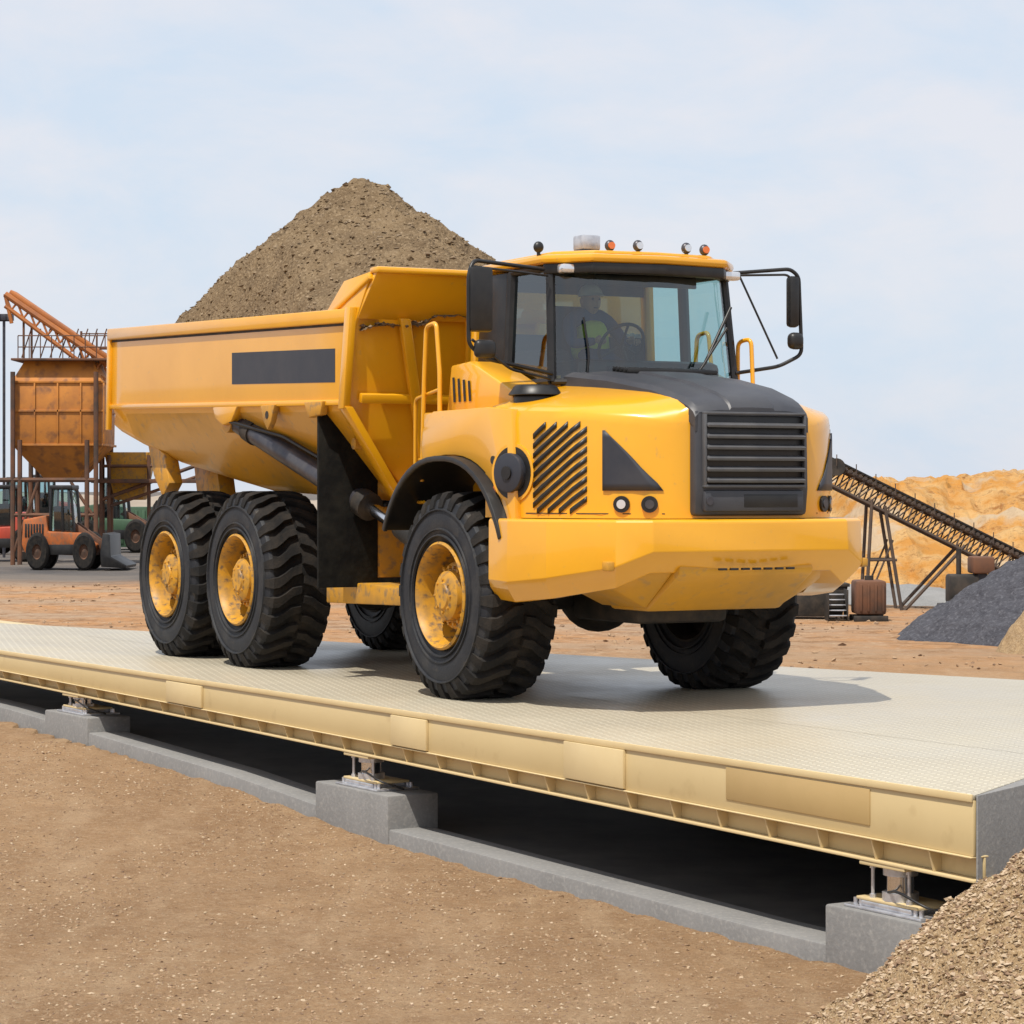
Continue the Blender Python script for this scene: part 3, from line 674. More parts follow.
for sg,nn in ((-1,'right'),(1,'left')):
    bm=bmesh.new()
    L0,R0,B0,T0=1.24,1.70,1.49,2.14
    sl_=.75
    c0=B0-sl_*(R0-L0)+.02
    while c0<T0:
        ua=max(L0,L0+(B0-c0)/sl_); ub=min(R0,L0+(T0-c0)/sl_)
        if ub-ua>.05: slot(bm,ua,c0+sl_*(ua-L0),ub,c0+sl_*(ub-L0),.040,.005,sg)
        c0+=.074
    o=finish(bm,'side_vent_slots_'+nn,'blk',T); md=o.modifiers.new('s','SOLIDIFY'); md.thickness=.010; md.offset=0
    bm=bmesh.new(); slot(bm,1.16,1.475,2.12,1.475,.008,.003,sg)
    finish(bm,'panel_gap_'+nn,'chs',T)
    region('hood_side_window_'+nn,1.645,2.09,lambda w_:1.815,lambda w_:max(1.83,1.83+.285*(1-((w_-1.645)/.445)**1.25)),'dgr',sg=sg)
    for k,u in enumerate((1.925,2.065)):
        p=spt(u,1.545,.0,sg); q=spt(u,1.545,.020,sg); q2=spt(u,1.545,.028,sg)
        cyl('headlamp_bezel_%s_%d'%(nn,k),p,q,.062,'blk',T); cyl('headlamp_%s_%d'%(nn,k),p,q2,.034,'lens' if k==0 else 'stl',T)
    cyl('intake_ring_'+nn,spt(1.03,1.78,0,sg),spt(1.03,1.78,.012,sg),.225,'yel',T,seg=36); cyl('intake_recess_'+nn,spt(1.03,1.78,0,sg),spt(1.03,1.78,.016,sg),.20,'blk',T,seg=36)
    cyl('intake_cap_'+nn,spt(1.03,1.78,0,sg),spt(1.03,1.78,.07,sg),.15,'dgr',T,seg=32,bevel=.01)
    cyl('intake_knob_'+nn,spt(1.03,1.78,0,sg),spt(1.03,1.78,.085,sg),.05,'blk',T)
    for k,(u,w_) in enumerate(((.80,1.66),(.80,1.56),(.76,1.88))):
        cyl('side_marker_%s_%d'%(nn,k),spt(u,w_,0,sg),spt(u,w_,.02,sg),.032,'blk' if k==2 else 'amb',T)
# --- bumper
outl=[(.80,1.44),(1.15,1.465),(1.58,1.37),(2.12,1.09),(2.26,.86),(2.33,0)]
full=[(u,-v) for u,v in outl]+[(u,v) for u,v in outl[::-1][1:]]
bm=bmesh.new(); rings=[]
def bb(v): a=abs(v); return float(np.interp(a,[0,.86,1.09,1.37,1.465],[1.04,1.04,.93,.84,.80]))
for u,v in full:
    def sc(f): return (u-.3)*f+.3, v*f
    t0=sc(.99); a=sc(1.0); l=sc(.985); ll=sc(.93); i_=sc(.80)
    zb=bb(v)
    rings.append([bm.verts.new(p) for p in ((i_[0],i_[1],1.435),(t0[0],t0[1],1.435),(a[0],a[1],1.415),(a[0]+.01,a[1]*1.005,zb+.16),(l[0]-.01,l[1],zb+.10),(ll[0],ll[1],zb),(i_[0],i_[1],zb))])
for A,B in zip(rings,rings[1:]):
    for j in range(7): bm.faces.new([A[j],A[(j+1)%7],B[(j+1)%7],B[j]])
bm.faces.new(rings[0]); bm.faces.new(rings[-1][::-1])
finish(bm,'front_bumper','yel',T,.010,ang=12)
prism('bumper_lower_skid',[(1.2,.74),(1.75,.74),(2.2,1.03),(2.2,1.10),(1.1,1.10)],-.60,.60,'yelh',T,.03)
for sg,nn in ((-1,'right'),(1,'left')):
    pmesh('bumper_cheek_'+nn,[(1.1,sg*.60,.76),(1.74,sg*.60,.76),(2.15,sg*.60,1.06),(1.1,sg*.60,1.1),(1.1,sg*1.02,.96),(1.75,sg*.98,.96),(2.0,sg*.95,1.06),(1.1,sg*1.02,1.1)],[(0,1,2,3),(4,5,6,7),(0,1,5,4),(1,2,6,5),(2,3,7,6),(3,0,4,7)],'yelh',T,.02)
    box('bumper_tow_eye_'+nn,(2.03,min(sg*1.10,sg*1.16),1.06),(2.12,max(sg*1.10,sg*1.16),1.13),'yel2',T,.012)
boxes('bumper_step_slots',[((2.255,-.30+i*.10,1.058),(2.285,-.235+i*.10,1.075)) for i in range(7)],'blk',T,.003)
# --- fenders
for sg,nn in ((-1,'right'),(1,'left')):
    R1=1.10
    aa=[math.radians(a) for a in range(26,157,6)]
    bm=bmesh.new(); rings=[]
    for a in aa:
        ct,sn=math.cos(a),math.sin(a)
        ct=math.copysign(abs(ct)**.86,ct)
        rings.append([bm.verts.new((r*ct,sg*v,.80+r*sn*.98)) for r,v in ((R1,1.47),(R1+.045,1.47),(R1+.045,.70),(R1+.02,.70),(R1+.02,1.435),(R1,1.435))])
    for A,B in zip(rings,rings[1:]):
        for j in range(6): bm.faces.new([A[j],A[(j+1)%6],B[(j+1)%6],B[j]])
    bm.faces.new(rings[0]); bm.faces.new(rings[-1][::-1])
    finish(bm,'fender_arch_'+nn,'blk',T,.006)
    poly=[]
    for a in range(20,112,6):
        t=math.radians(a); ct=math.cos(t); ct=math.copysign(abs(ct)**.86,ct); poly.append((1.15*ct,.80+1.15*math.sin(t)*.98))
    poly+=[(-.50,2.02),(-.46,2.14),(-.28,2.28),(.66,2.29),(1.05,2.26),(1.12,1.3)]
    prism('fender_panel_'+nn,poly,sg*1.375,sg*1.30,'yel',T,.01)
    box('fender_deck_'+nn,(-.48,min(sg*.8,sg*1.36),2.05),(.66,max(sg*.8,sg*1.36),2.275),'yel',T,.02)
    prism('cab_step_console_'+nn,[(-.50,2.27),(-.42,2.66),(-.1,2.68),(.35,2.52),(.62,2.42),(.66,2.27)],sg*1.14,sg*.80,'yel',T,.02)
    bm=bmesh.new()
    for i in range(4):
        x0=-.36+i*.09; t0=2.56-i*.012
        q=[(x0+.0,sg*1.146,2.36),(x0+.04,sg*1.146,2.36),(x0+.02,sg*1.146,t0),(x0-.02,sg*1.146,t0)]
        bm.faces.new([bm.verts.new(p) for p in q])
    finish(bm,'console_vents_'+nn,'blk',T)
    tube('grab_rail_'+nn,[(-.66,sg*1.28,1.72),(-.58,sg*1.30,2.55),(-.54,sg*1.30,2.98),(-.36,sg*1.30,3.0),(-.30,sg*1.30,2.6),(-.30,sg*1.30,2.2)],.019,'yel',T)
    tube('ladder_rail_'+nn,[(-.95,sg*1.2,1.45),(-.86,sg*1.24,2.40),(-.30,sg*1.30,2.46)],.016,'yel',T)
    for k in range(2):
        cyl('ladder_step_%s_%d'%(nn,k),(-.92+k*.05,sg*1.2,1.55+k*.35),(-.64+k*.02,sg*1.27,1.55+k*.35),.014,'yel',T)
cyl('air_cleaner',(.78,-1.02,2.26),(.78,-1.02,2.38),.17,'blk',T,seg=28,bevel=.02)
cyl('air_cleaner_cap',(.78,-1.02,2.38),(.78,-1.02,2.46),.215,'blk',T,r1=.16,seg=28,bevel=.015)
# --- cab
box('cab_base',(-.74,-.82,1.5),(.60,.82,2.48),'yel',CAB,.03)
prism('cab_front_base',[( .55,-.80),(.80,-.56),(.86,0),(.80,.56),(.55,.80)],2.3,2.55,'yel',CAB,.01,axis='z')
zb,zt=2.50,3.40
BL=[(-.72,-.81,zb),(.60,-.81,zb),(.80,-.57,zb),(.86,0,zb),(.80,.57,zb),(.60,.81,zb),(-.72,.81,zb)]
TL=[(-.72,-.77,zt),(.50,-.77,zt),(.68,-.54,zt),(.74,0,zt),(.68,.54,zt),(.50,.77,zt),(-.72,.77,zt)]
def pillar(name,a,b_,r,mat='blk'):
    bm=bmesh.new(); bm_cyl(bm,a,b_,r,seg=8); return finish(bm,name,mat,CAB)
def frame(name,pts4,wd,mat='blk'):
    bm=bmesh.new(); n=len(pts4)
    for i in range(n): bm_cyl(bm,pts4[i],pts4[(i+1)%n],wd,seg=8)
    return finish(bm,name,mat,CAB)
pillar('a_pillar_right',BL[1],TL[1],.035); pillar('a_pillar_left',BL[5],TL[5],.035)
post('rear_post_right',(-.70,-.80,2.45),(-.70,-.77,3.42),.045,.04,CAB); post('rear_post_left',(-.70,.80,2.45),(-.70,.77,3.42),.045,.04,CAB)
post('quarter_panel_right',(-.42,-.80,2.47),(-.42,-.765,3.41),.23,.02,CAB,'blk')
pillar('b_pillar_right',(-.12,-.81,zb),(-.12,-.77,zt),.045); pillar('b_pillar_left',(-.12,.81,zb),(-.12,.77,zt),.045)
frame('windscreen_frame',[BL[1],BL[2],BL[3],BL[4],BL[5],TL[5],TL[4],TL[3],TL[2],TL[1]],.024)
frame('door_frame_right',[(-.12,-.82,zb),(.60,-.82,zb),(.50,-.78,zt),(-.12,-.78,zt)],.028)
frame('door_frame_left',[(-.12,.82,zb),(.60,.82,zb),(.50,.78,zt),(-.12,.78,zt)],.028)
v=[*BL[1:6],*TL[1:6]]
pmesh('windscreen',v,[(0,1,6,5),(1,2,7,6),(2,3,8,7),(3,4,9,8)],'glass',CAB,ang=50)
for nn,sg in (('right',-1),('left',1)):
    pmesh('door_glass_'+nn,[(-.12,sg*.81,zb),(.60,sg*.81,zb),(.50,sg*.77,zt),(-.12,sg*.77,zt)],[(0,1,2,3)],'glass',CAB)
pmesh('rear_side_glass_left',[(-.66,.81,zb),(-.15,.81,zb),(-.15,.77,zt),(-.66,.77,zt)],[(0,1,2,3)],'glass',CAB)
box('door_handle',(-.02,-.86,2.40),(.10,-.825,2.43),'blk',CAB,.008)
box('cab_headliner',(-.66,-.74,3.38),(.48,.74,3.42),'seat',CAB,.01)
box('sun_blind',(.60,-.45,3.27),(.63,.45,3.38),'blk',CAB,.01)
box('cab_rear_wall',(-.73,-.76,2.45),(-.68,.76,2.95),'seat',CAB); box('cab_rear_wall_top',(-.73,-.76,3.3),(-.68,.76,3.42),'seat',CAB)
pmesh('rear_glass',[(-.70,-.72,2.95),(-.70,.72,2.95),(-.70,.72,3.3),(-.70,-.72,3.3)],[(0,1,2,3)],'glass',CAB)
box('dashboard',(.30,-.66,2.45),(.72,.62,2.68),'blk',CAB,.06)
box('side_console',(-.4,-.68,2.45),(.2,-.42,2.78),'seat',CAB,.05)
rp=[(-.80,-.80),(-.80,.80),(.52,.86),(.84,.60),(.92,0),(.84,-.60),(.52,-.86)]
prism('cab_roof',rp,3.43,3.50,'yel',CAB,.03,axis='z')
prism('cab_roof_top',[(a*.88,b_*.86) for a,b_ in rp],3.49,3.535,'yel',CAB,.025,axis='z')
prism('roof_visor',[(.50,-.83),(.82,-.58),(.90,0),(.82,.58),(.50,.83),(.44,.80),(.70,.54),(.76,0),(.70,-.54),(.44,-.80)],3.35,3.43,'blk',CAB,.008,axis='z')
for k,(u,v) in enumerate(((.25,-.74),(.62,-.32),(.72,-.13),(.72,.30),(.66,.50))):
    cyl('roof_lamp_stem_%d'%k,(u,v,3.50),(u,v,3.56),.014,'blk',CAB)
    bm=bmesh.new(); bmesh.ops.create_uvsphere(bm,u_segments=14,v_segments=8,radius=.042); o=finish(bm,'roof_lamp_%d'%k,'blk' if k==0 else 'stl',CAB); o.location=(u,v,3.585); o.scale=(.8,1,1.1)
    if k: cyl('roof_lamp_lens_%d'%k,(u+.02,v,3.585),(u+.036,v,3.585),.028,'amb' if k in (1,4) else 'lens',CAB)
box('roof_beacon_base',(.30,-.50,3.53),(.50,-.30,3.56),'blk',CAB); box('roof_beacon',(.32,-.48,3.56),(.48,-.32,3.68),'zinc',CAB,.015)
for k,v in enumerate((-.70,.74)):
    box('work_lamp_%d'%k,(.60,v-.07,3.35),(.70,v+.07,3.42),'lens',CAB,.015)
tube('wiper_arm',[(.87,.10,2.52),(.90,.30,2.58),(.83,.60,2.95)],.010,'blk',CAB); tube('wiper_blade',[(.865,.38,2.66),(.79,.66,3.12)],.013,'blk',CAB)
tube('wiper_arm_side',[(.80,-.62,2.50),(.80,-.60,2.70),(.75,-.62,3.0)],.009,'blk',CAB)
tube('mirror_frame_right',[(.56,-.82,3.38),(.72,-1.53,3.41),(.74,-1.58,3.30),(.74,-1.58,2.76),(.72,-1.43,2.66),(.62,-.78,2.56)],.016,'blk',T)
tube('mirror_brace_right',[(.58,-.80,3.33),(.72,-1.2,3.34),(.74,-1.55,3.36)],.010,'blk',T)
tube('mirror_brace_low_right',[(.62,-.80,2.52),(.72,-1.2,2.58),(.74,-1.55,2.80)],.011,'blk',T)
box('mirror_right',(.70,-1.58,2.86),(.78,-1.38,3.36),'blk',T,.03); box('mirror_small_right',(.72,-1.54,2.66),(.80,-1.36,2.80),'blk',T,.05,seg=4)
tube('mirror_frame_left',[(.56,.95,3.42),(.72,1.40,3.46),(.74,1.47,3.40),(.74,1.50,2.76),(.70,1.30,2.66),(.62,.93,2.60)],.016,'blk',T)
tube('mirror_frame_inner_left',[(.60,.98,3.40),(.74,1.36,3.41),(.74,1.41,3.36)],.010,'blk',T)
tube('mirror_brace_left',[(.60,.98,3.40),(.74,1.26,2.72)],.009,'blk',T)
box('mirror_left',(.70,1.36,2.98),(.78,1.46,3.40),'blk',T,.03); box('mirror_small_left',(.70,1.36,2.80),(.80,1.50,2.94),'blk',T,.05,seg=4)
tube('hood_grab_rail_left',[(.55,1.0,2.3),(.55,1.0,2.86),(.70,1.03,2.88),(.74,1.03,2.3)],.018,'yel',T)
box('driver_seat_base',(-.42,-.22,2.38),(.02,.30,2.62),'seat',T,.05); box('driver_seat_back',(-.50,-.20,2.55),(-.38,.28,3.18),'seat',T,.05,rot=(0,math.radians(-6),0))
bm=bmesh.new()
R=Matrix.Rotation(math.radians(-55),4,'Y')
st=[]
for i in range(28):
    a=2*math.pi*i/28; st.append((R@Vector((.2*math.cos(a),.2*math.sin(a),0)))+Vector((.30,.04,2.82)))
for i in range(28): bm_cyl(bm,st[i],st[(i+1)%28],.014,seg=8)
for i in (0,9,18): bm_cyl(bm,st[i],(.30,.04,2.82),.011,seg=6)
bm_cyl(bm,(.30,.04,2.82),(.42,.04,2.6),.02,seg=8)
finish(bm,'steering_wheel','blk',T)

# --- driver (seated)
dr=empty('truck_driver'); dr.location=T.location; dr.rotation_euler=T.rotation_euler
def skinfig(name,verts,edges,radii,mat,parent,root=0,sub=2):
    me=bpy.data.meshes.new(name); me.from_pydata(verts,edges,[]); o=addobj(name,me,parent,mat)
    md=o.modifiers.new('k','SKIN'); sv=me.skin_vertices[0].data
    for i,r in enumerate(radii): sv[i].radius=r if isinstance(r,tuple) else (r,r)
    sv[root].use_root=True; md.use_smooth_shade=True
    s_=o.modifiers.new('sub','SUBSURF'); s_.levels=sub; s_.render_levels=sub
    return o
y0=.05
V=[(-.20,y0,2.66),(-.24,y0,2.82),(-.26,y0,2.98),(-.25,y0,3.08),(-.24,y0,3.15),
   (-.24,y0-.19,3.04),(-.06,y0-.26,2.84),(.14,y0-.15,2.86),
   (-.24,y0+.19,3.04),(-.06,y0+.26,2.84),(.14,y0+.15,2.86),
   (.0,y0-.11,2.66),(.24,y0-.13,2.64),(.34,y0-.13,2.45),(.0,y0+.11,2.66),(.24,y0+.13,2.64),(.34,y0+.13,2.45)]
E_=[(0,1),(1,2),(2,3),(3,4),(3,5),(5,6),(6,7),(3,8),(8,9),(9,10),(0,11),(11,12),(12,13),(0,14),(14,15),(15,16)]
Rr=[(.14,.15),(.13,.15),(.12,.16),(.09,.12),(.05,.055),.065,.048,.034,.065,.048,.034,.085,.065,.05,.085,.065,.05]
skinfig('body',V,E_,Rr,'cloth',dr)
skinfig('vest',[(-.20,y0,2.70),(-.22,y0,2.84),(-.24,y0,2.98),(-.24,y0,3.06)],[(0,1),(1,2),(2,3)],[(.17,.19),(.165,.19),(.15,.20),(.10,.14)],'vest',dr)
bm=bmesh.new(); bmesh.ops.create_uvsphere(bm,u_segments=24,v_segments=16,radius=.1)
for v_ in bm.verts:
    v_.co.y*=.80; v_.co.z*=1.18
    if v_.co.z<-.03: v_.co.y*=1-.25*(-v_.co.z-.03)/.09; 
    if v_.co.x>.06 and abs(v_.co.y)<.018 and -.03<v_.co.z<.02: v_.co.x+=.022
o=finish(bm,'head','skin',dr,ang=180); o.location=(-.21,y0,3.205)
for sg in (-1,1):
    bm=bmesh.new(); bmesh.ops.create_uvsphere(bm,u_segments=8,v_segments=6,radius=.012); o=finish(bm,'eye_%d'%(sg+2),'hair',dr); o.location=(-.122,y0+sg*.03,3.22)
    bm=bmesh.new(); bmesh.ops.create_uvsphere(bm,u_segments=8,v_segments=6,radius=.025); o=finish(bm,'ear_%d'%(sg+2),'skin',dr); o.location=(-.22,y0+sg*.082,3.205); o.scale=(.7,.4,1.2)
box('mouth',(-.125,y0-.022,3.145),(-.115,y0+.022,3.153),'hair',dr,.002)
bm=bmesh.new(); bmesh.ops.create_uvsphere(bm,u_segments=24,v_segments=14,radius=.115)
for v_ in bm.verts:
    if v_.co.z<0: v_.co.z=0
    v_.co.y*=.86; v_.co.z*=.9
    if v_.co.z<.01 and v_.co.x>.06: v_.co.x+=.035
o=finish(bm,'hard_hat','white',dr); o.location=(-.215,y0,3.25)
for sg in (-1,1):
    hx=Vector((.14,y0+sg*.15,2.86)); V=[hx,hx+Vector((.05,sg*.005,.01)),hx+Vector((.09,sg*.01,.01))]
    skinfig('hand_palm_%d'%(sg+2),V,[(0,1),(1,2)],[.03,(.022,.038),(.016,.038)],'skin',dr,sub=1)
    for f in range(4):
        b_=hx+Vector((.09,sg*.01+(f-1.5)*.018,.012)); l=(.030,.034,.031,.024)[f]
        skinfig('finger_%d_%d'%(sg+2,f),[b_,b_+Vector((l,0,.0)),b_+Vector((l*1.5,0,-l*.8)),b_+Vector((l*.9,0,-l*1.5))],[(0,1),(1,2),(2,3)],[.009,.0085,.008,.007],'skin',dr,sub=1)
    b_=hx+Vector((.04,-sg*.03,0)); skinfig('thumb_%d'%(sg+2),[b_,b_+Vector((.025,-sg*.015,.012)),b_+Vector((.05,-sg*.012,.01))],[(0,1),(1,2)],[.011,.010,.008],'skin',dr,sub=1)

# ================================================================== BACKGROUND LEFT
def bx(px,Y): return (px-512)*Y/2600
def bz(py,Y): return HC-(py-490)*Y/2600
Y=80
ho=empty('aggregate_hopper_tower')
def frustum(name,c,w0,d0,z0,w1,d1_,z1,mat,par,bevel=.03):
    x,y=c
    v=[(x-w0/2,y-d0/2,z0),(x+w0/2,y-d0/2,z0),(x+w0/2,y+d0/2,z0),(x-w0/2,y+d0/2,z0),(x-w1/2,y-d1_/2,z1),(x+w1/2,y-d1_/2,z1),(x+w1/2,y+d1_/2,z1),(x-w1/2,y+d1_/2,z1)]
    return pmesh(name,v,[(0,1,2,3),(4,5,6,7),(0,1,5,4),(1,2,6,5),(2,3,7,6),(3,0,4,7)],mat,par,bevel)
cx=bx(57,Y)
frustum('bin',(cx,Y+1.3),2.75,2.6,bz(445,Y),2.8,2.6,bz(382,Y),'org',ho)
frustum('bin_top',(cx,Y+1.3),2.8,2.6,bz(381.5,Y),2.1,2.0,bz(360,Y),'org',ho)
frustum('bin_cone',(cx,Y+1.3),1.0,1.0,bz(480,Y),2.75,2.6,bz(445.5,Y),'org',ho)
boxes('bin_bands',[((cx-1.43,Y-.05,bz(p,Y)),(cx+1.43,Y+2.65,bz(p,Y)+.07)) for p in (446,412,383)]+[((cx-1.42+i*.71,Y-.05,bz(444,Y)),(cx-1.37+i*.71,Y-.0,bz(383,Y))) for i in range(5)],'org',ho)
lst=[]
zg0=.42
for px_ in (14,21,88,97):
    for yy in (Y-.2,Y+2.8): lst.append(((bx(px_,Y),yy,zg0),(bx(px_,Y),yy,bz(372 if px_ in(14,97) else 440,Y)),.075))
lst+=[((bx(14,Y),Y-.2,bz(515,Y)),(bx(97,Y),Y-.2,bz(515,Y)),.06),((bx(14,Y),Y-.2,bz(555,Y)),(bx(40,Y),Y-.2,bz(480,Y)),.05)]
lst+=[((bx(-30,Y),Y-.2,bz(480,Y)),(bx(97,Y),Y-.2,bz(480,Y)),.07),((bx(97,Y),Y-.2,bz(520,Y)),(bx(72,Y),Y-.2,bz(482,Y)),.05)]
cyls('legs',lst,'rust',ho,8)
lst=[]
zt0=bz(360,Y)
for i in range(9):
    x=bx(18+i*11.2,Y); lst.append(((x,Y,zt0),(x,Y,zt0+.75),.018))
for dz in (.4,.75): lst.append(((bx(18,Y),Y,zt0+dz),(bx(110,Y),Y,zt0+dz),.018))
for px_,tp in ((20,318),(28,322),(78,330),(106,335)): lst.append(((bx(px_,Y),Y+.6,zt0),(bx(px_,Y),Y+.6,bz(tp,Y)),.04))
for i in range(10):
    x=bx(18+i*9.5,Y); lst.append(((x,Y+.6,zt0+.1),(x+.3,Y+.6,zt0+1.0),.022))
for i in range(5):
    x=bx(74+i*8,Y); lst.append(((x,Y+1.4,bz(345,Y)),(x,Y+1.4,bz(330,Y)),.018))
lst+=[((bx(74,Y),Y+1.4,bz(331,Y)),(bx(108,Y),Y+1.4,bz(331,Y)),.02),((bx(74,Y),Y+1.4,bz(346,Y)),(bx(108,Y),Y+1.4,bz(346,Y)),.04)]
cyls('gantry_railings',lst,'rust',ho,6)
box('gantry_floor',(bx(12,Y),Y-.2,zt0-.02),(bx(112,Y),Y+2.6,zt0+.05),'rust',ho)
a=Vector((bx(2,Y),Y+.5,bz(293,Y))); b_=Vector((bx(112,Y),Y+.5,bz(368,Y)))
lst=[(a,b_,.10),(a+Vector((0,0,-.36)),b_+Vector((-.3,0,-.36)),.07),(a+Vector((0,1,0)),b_+Vector((0,1,0)),.10)]
for i in range(9):
    p=a.lerp(b_,i/9); q=a.lerp(b_,(i+.5)/9); lst.append((p,q+Vector((0,0,-.36)),.035)); lst.append((q+Vector((0,0,-.36)),a.lerp(b_,(i+1)/9),.035))
lst.append((a,a+Vector((.2,0,-.9)),.06))
cyls('inclined_boom',lst,'orgb',ho,8)
o=box('boom_cover',(0,0,0),(3.9,.9,.12),'orgb',ho,.02); o.location=a+Vector((.1,.05,.05)); o.rotation_euler=(0,math.atan2(a.z-b_.z,b_.x-a.x),0)
h2=empty('feed_hopper')
c2x=bx(126,82)
frustum('bin',(c2x,83),.9,.9,bz(500,82),1.5,1.4,bz(452,82),'yel2',h2)
cyls('legs',[((bx(p,82),82.2,.42),(bx(p,82),82.2,bz(455,82)),.06) for p in (100,108,148)]+[((bx(100,82),82.2,bz(466,82)),(bx(170,82),82.2,bz(466,82)),.05),((bx(100,82),82.2,bz(500,82)),(bx(205,82),82.2,bz(462,82)),.06),((bx(110,82),82.2,bz(506,82)),(bx(215,82),82.2,bz(470,82)),.05)],'rust',h2,8)
boxes('walkway',[((bx(92,82),81.8,bz(483,82)),(bx(200,82),83.5,bz(479,82)))],'rust',h2)
def loader(name,px,Y,sc,body,flip=1,cabmat='blk',xs_=1.0,arm=True):
    e=empty(name,(bx(px,Y),Y,G(bx(px,Y),Y))); e.scale=(sc*flip*xs_,sc,sc)
    prism('chassis',[(-2.2,.6),(1.6,.5),(1.9,.9),(.9,1.3),(-.9,1.35),(-1.0,1.9),(-2.3,1.75),(-2.4,.9)],-.85,.85,body,e,.06)
    boxes('engine_grille',[((-2.2+i*.16,-.87,1.15),(-2.1+i*.16,-.852,1.6)) for i in range(7)],'blk',e,.005)
    boxes('lower_frame',[((-2.0,-.87,.55),(1.6,-.852,.9))],'blk',e,.005)
    prism('cab',[(-.85,1.35),(.55,1.3),(.35,2.75),(-.75,2.8)],-.62,.62,'glass',e,.03)
    box('cab_interior',(-.7,-.4,1.3),(-.1,.4,2.2),'seat',e,.05)
    cyls('cab_frame',[(p,q,.08) for p,q in [((-.85,y,1.3),(-.75,y,2.8)) for y in (-.64,.64)]+[((.55,y,1.3),(.35,y,2.75)) for y in (-.64,.64)]+[((-.1,y,1.3),(-.15,y,2.8)) for y in (-.64,.64)]],cabmat,e,8)
    box('cab_roof',(-.85,-.7,2.76),(.45,.7,2.92),'blk',e,.05)
    for i,(x,y) in enumerate(((-1.45,-.95),(1.2,-.95),(-1.45,.95),(1.2,.95))):
        bm=bmesh.new(); revolve(bm,[(.26,-.2),(.55,-.22),(.63,-.16),(.66,0),(.63,.16),(.55,.22),(.26,.2)],28,0); revolve(bm,[(.26,-.18),(.22,-.1),(.1,-.12),(.001,-.14)],20,1)
        revolve(bm,[(.26,.18),(.22,.1),(.001,.14)],20,1)
        o=finish(bm,'wheel_%d'%i,['rub','rust'],e); o.location=(x,y,.66)
    prism('lift_arm',[(.2,1.5),(.5,1.65),(2.6,.75),(2.5,.5)],-.45,-.3,'rust',e,.03); prism('lift_arm_b',[(.2,1.5),(.5,1.65),(2.6,.75),(2.5,.5)],.3,.45,'rust',e,.03)
    prism('bucket',[(2.2,.15),(3.6,.1),(3.65,.2),(2.75,.5),(2.7,1.25),(2.3,1.3),(2.15,.6)],-1.2,1.2,'blk',e,.03)
    return e
loader('wheel_loader',68,75,.84,'org2',1,xs_=.60)
loader('wheel_loader',-2,84,.85,'red',-1,xs_=.8); loader('wheel_loader',25,93,.95,'org2',1,xs_=.7); loader('wheel_loader',118,96,.95,'grn',1,xs_=.7); loader('wheel_loader',40,103,1.0,'red',-1,xs_=.6)
def container(name,px0,px1,py0,Y,mat):
    e=empty(name,(bx(px0,Y),Y,0)); wd=bx(px1,Y)-bx(px0,Y); z0=G(bx(px0,Y),Y); z1=bz(py0,Y)
    box('body',(0,0,z0+.12),(wd,2.2,z1),mat,e,.02)
    n=int(wd/.28); boxes('corrugation',[((.1+i*.28,-.04,z0+.25),(.22+i*.28,-.002,z1-.12)) for i in range(max(1,n))],mat,e,.01)
    boxes('corner_posts',[((-.03,-.06,z0),(.08,.05,z1+.03)),((wd-.08,-.06,z0),(wd+.03,.05,z1+.03))],'chs',e)
    return e
container('green_container',103,150,507,100,'grn'); container('red_container',-30,12,512,108,'red')
container('orange_container',30,62,519,112,'org2'); container('green_container',152,230,512,112,'grn'); container('dark_container',62,104,522,112,'chs')
lm=empty('lighting_mast')
cyls('pole',[((bx(4,88),88,.4),(bx(4,88),88,bz(318,88)),.05),((bx(-3,88),88,bz(320,88)),(bx(11,88),88,bz(320,88)),.05)],'stl',lm,8)
boxes('floodlights',[((bx(p,88)-.12,87.85,bz(320,88)-.02),(bx(p,88)+.12,88.1,bz(320,88)+.2)) for p in (-2,4,10)],'stl',lm)
def berm(name,x0,x1,y0,y1,hf,mat,zb=.2,nx=120,ny=26,seed=0,rough=.3):
    vs=[]
    for j in range(ny+1):
        for i in range(nx+1):
            a=i/nx; b_=j/ny; x=x0+(x1-x0)*a; y=y0+(y1-y0)*b_
            prof=min(1,b_/.28)**.8 if b_<.6 else 1-(b_-.6)*.5
            edge=min(1,a/.06,(1-a)/.08)
            h=hf(x)*prof*edge
            k=min(1,prof*1.6)*edge
            h+=rough*fbm(x*.35,y*.5,seed,5)*k + rough*.7*fbm(x*1.3,y*1.3,seed+4,4)*k
            yy=y+ (rough*3*fbm(x*.45,b_*5,seed+7,5)+rough*1.6*fbm(x*1.8,b_*12,seed+2,4))*(1 if 0<j<ny else 0)
            vs.append((x,yy,zb+(h if 0<j else -.3)))
    fc=[(j*(nx+1)+i,j*(nx+1)+i+1,(j+1)*(nx+1)+i+1,(j+1)*(nx+1)+i) for j in range(ny) for i in range(nx)]
    me=bpy.data.meshes.new(name); me.from_pydata(vs,[],fc); me.polygons.foreach_set('use_smooth',[True]*len(me.polygons)); me.set_sharp_from_angle(angle=math.radians(30))
    return addobj(name,me,None,mat)
m,nt,b=newmat('ochre_earth'); N=nt.nodes;L=nt.links; tc=N.new('ShaderNodeTexCoord')
mpn=N.new('ShaderNodeMapping'); mpn.inputs['Scale'].default_value=(.8,.8,1.9); mpn.inputs['Rotation'].default_value=(0,.25,0); L.new(tc.outputs['Object'],mpn.inputs[0])
c=mixc(mrn(nz(1.0,8,.7,mpn.outputs[0]),.42,.60),(.62,.29,.07),(.72,.47,.21))
c=mixc(mrn(nz(2.0,8,.8,mpn.outputs[0]),.52,.62,0,.85),c,(.36,.135,.03))
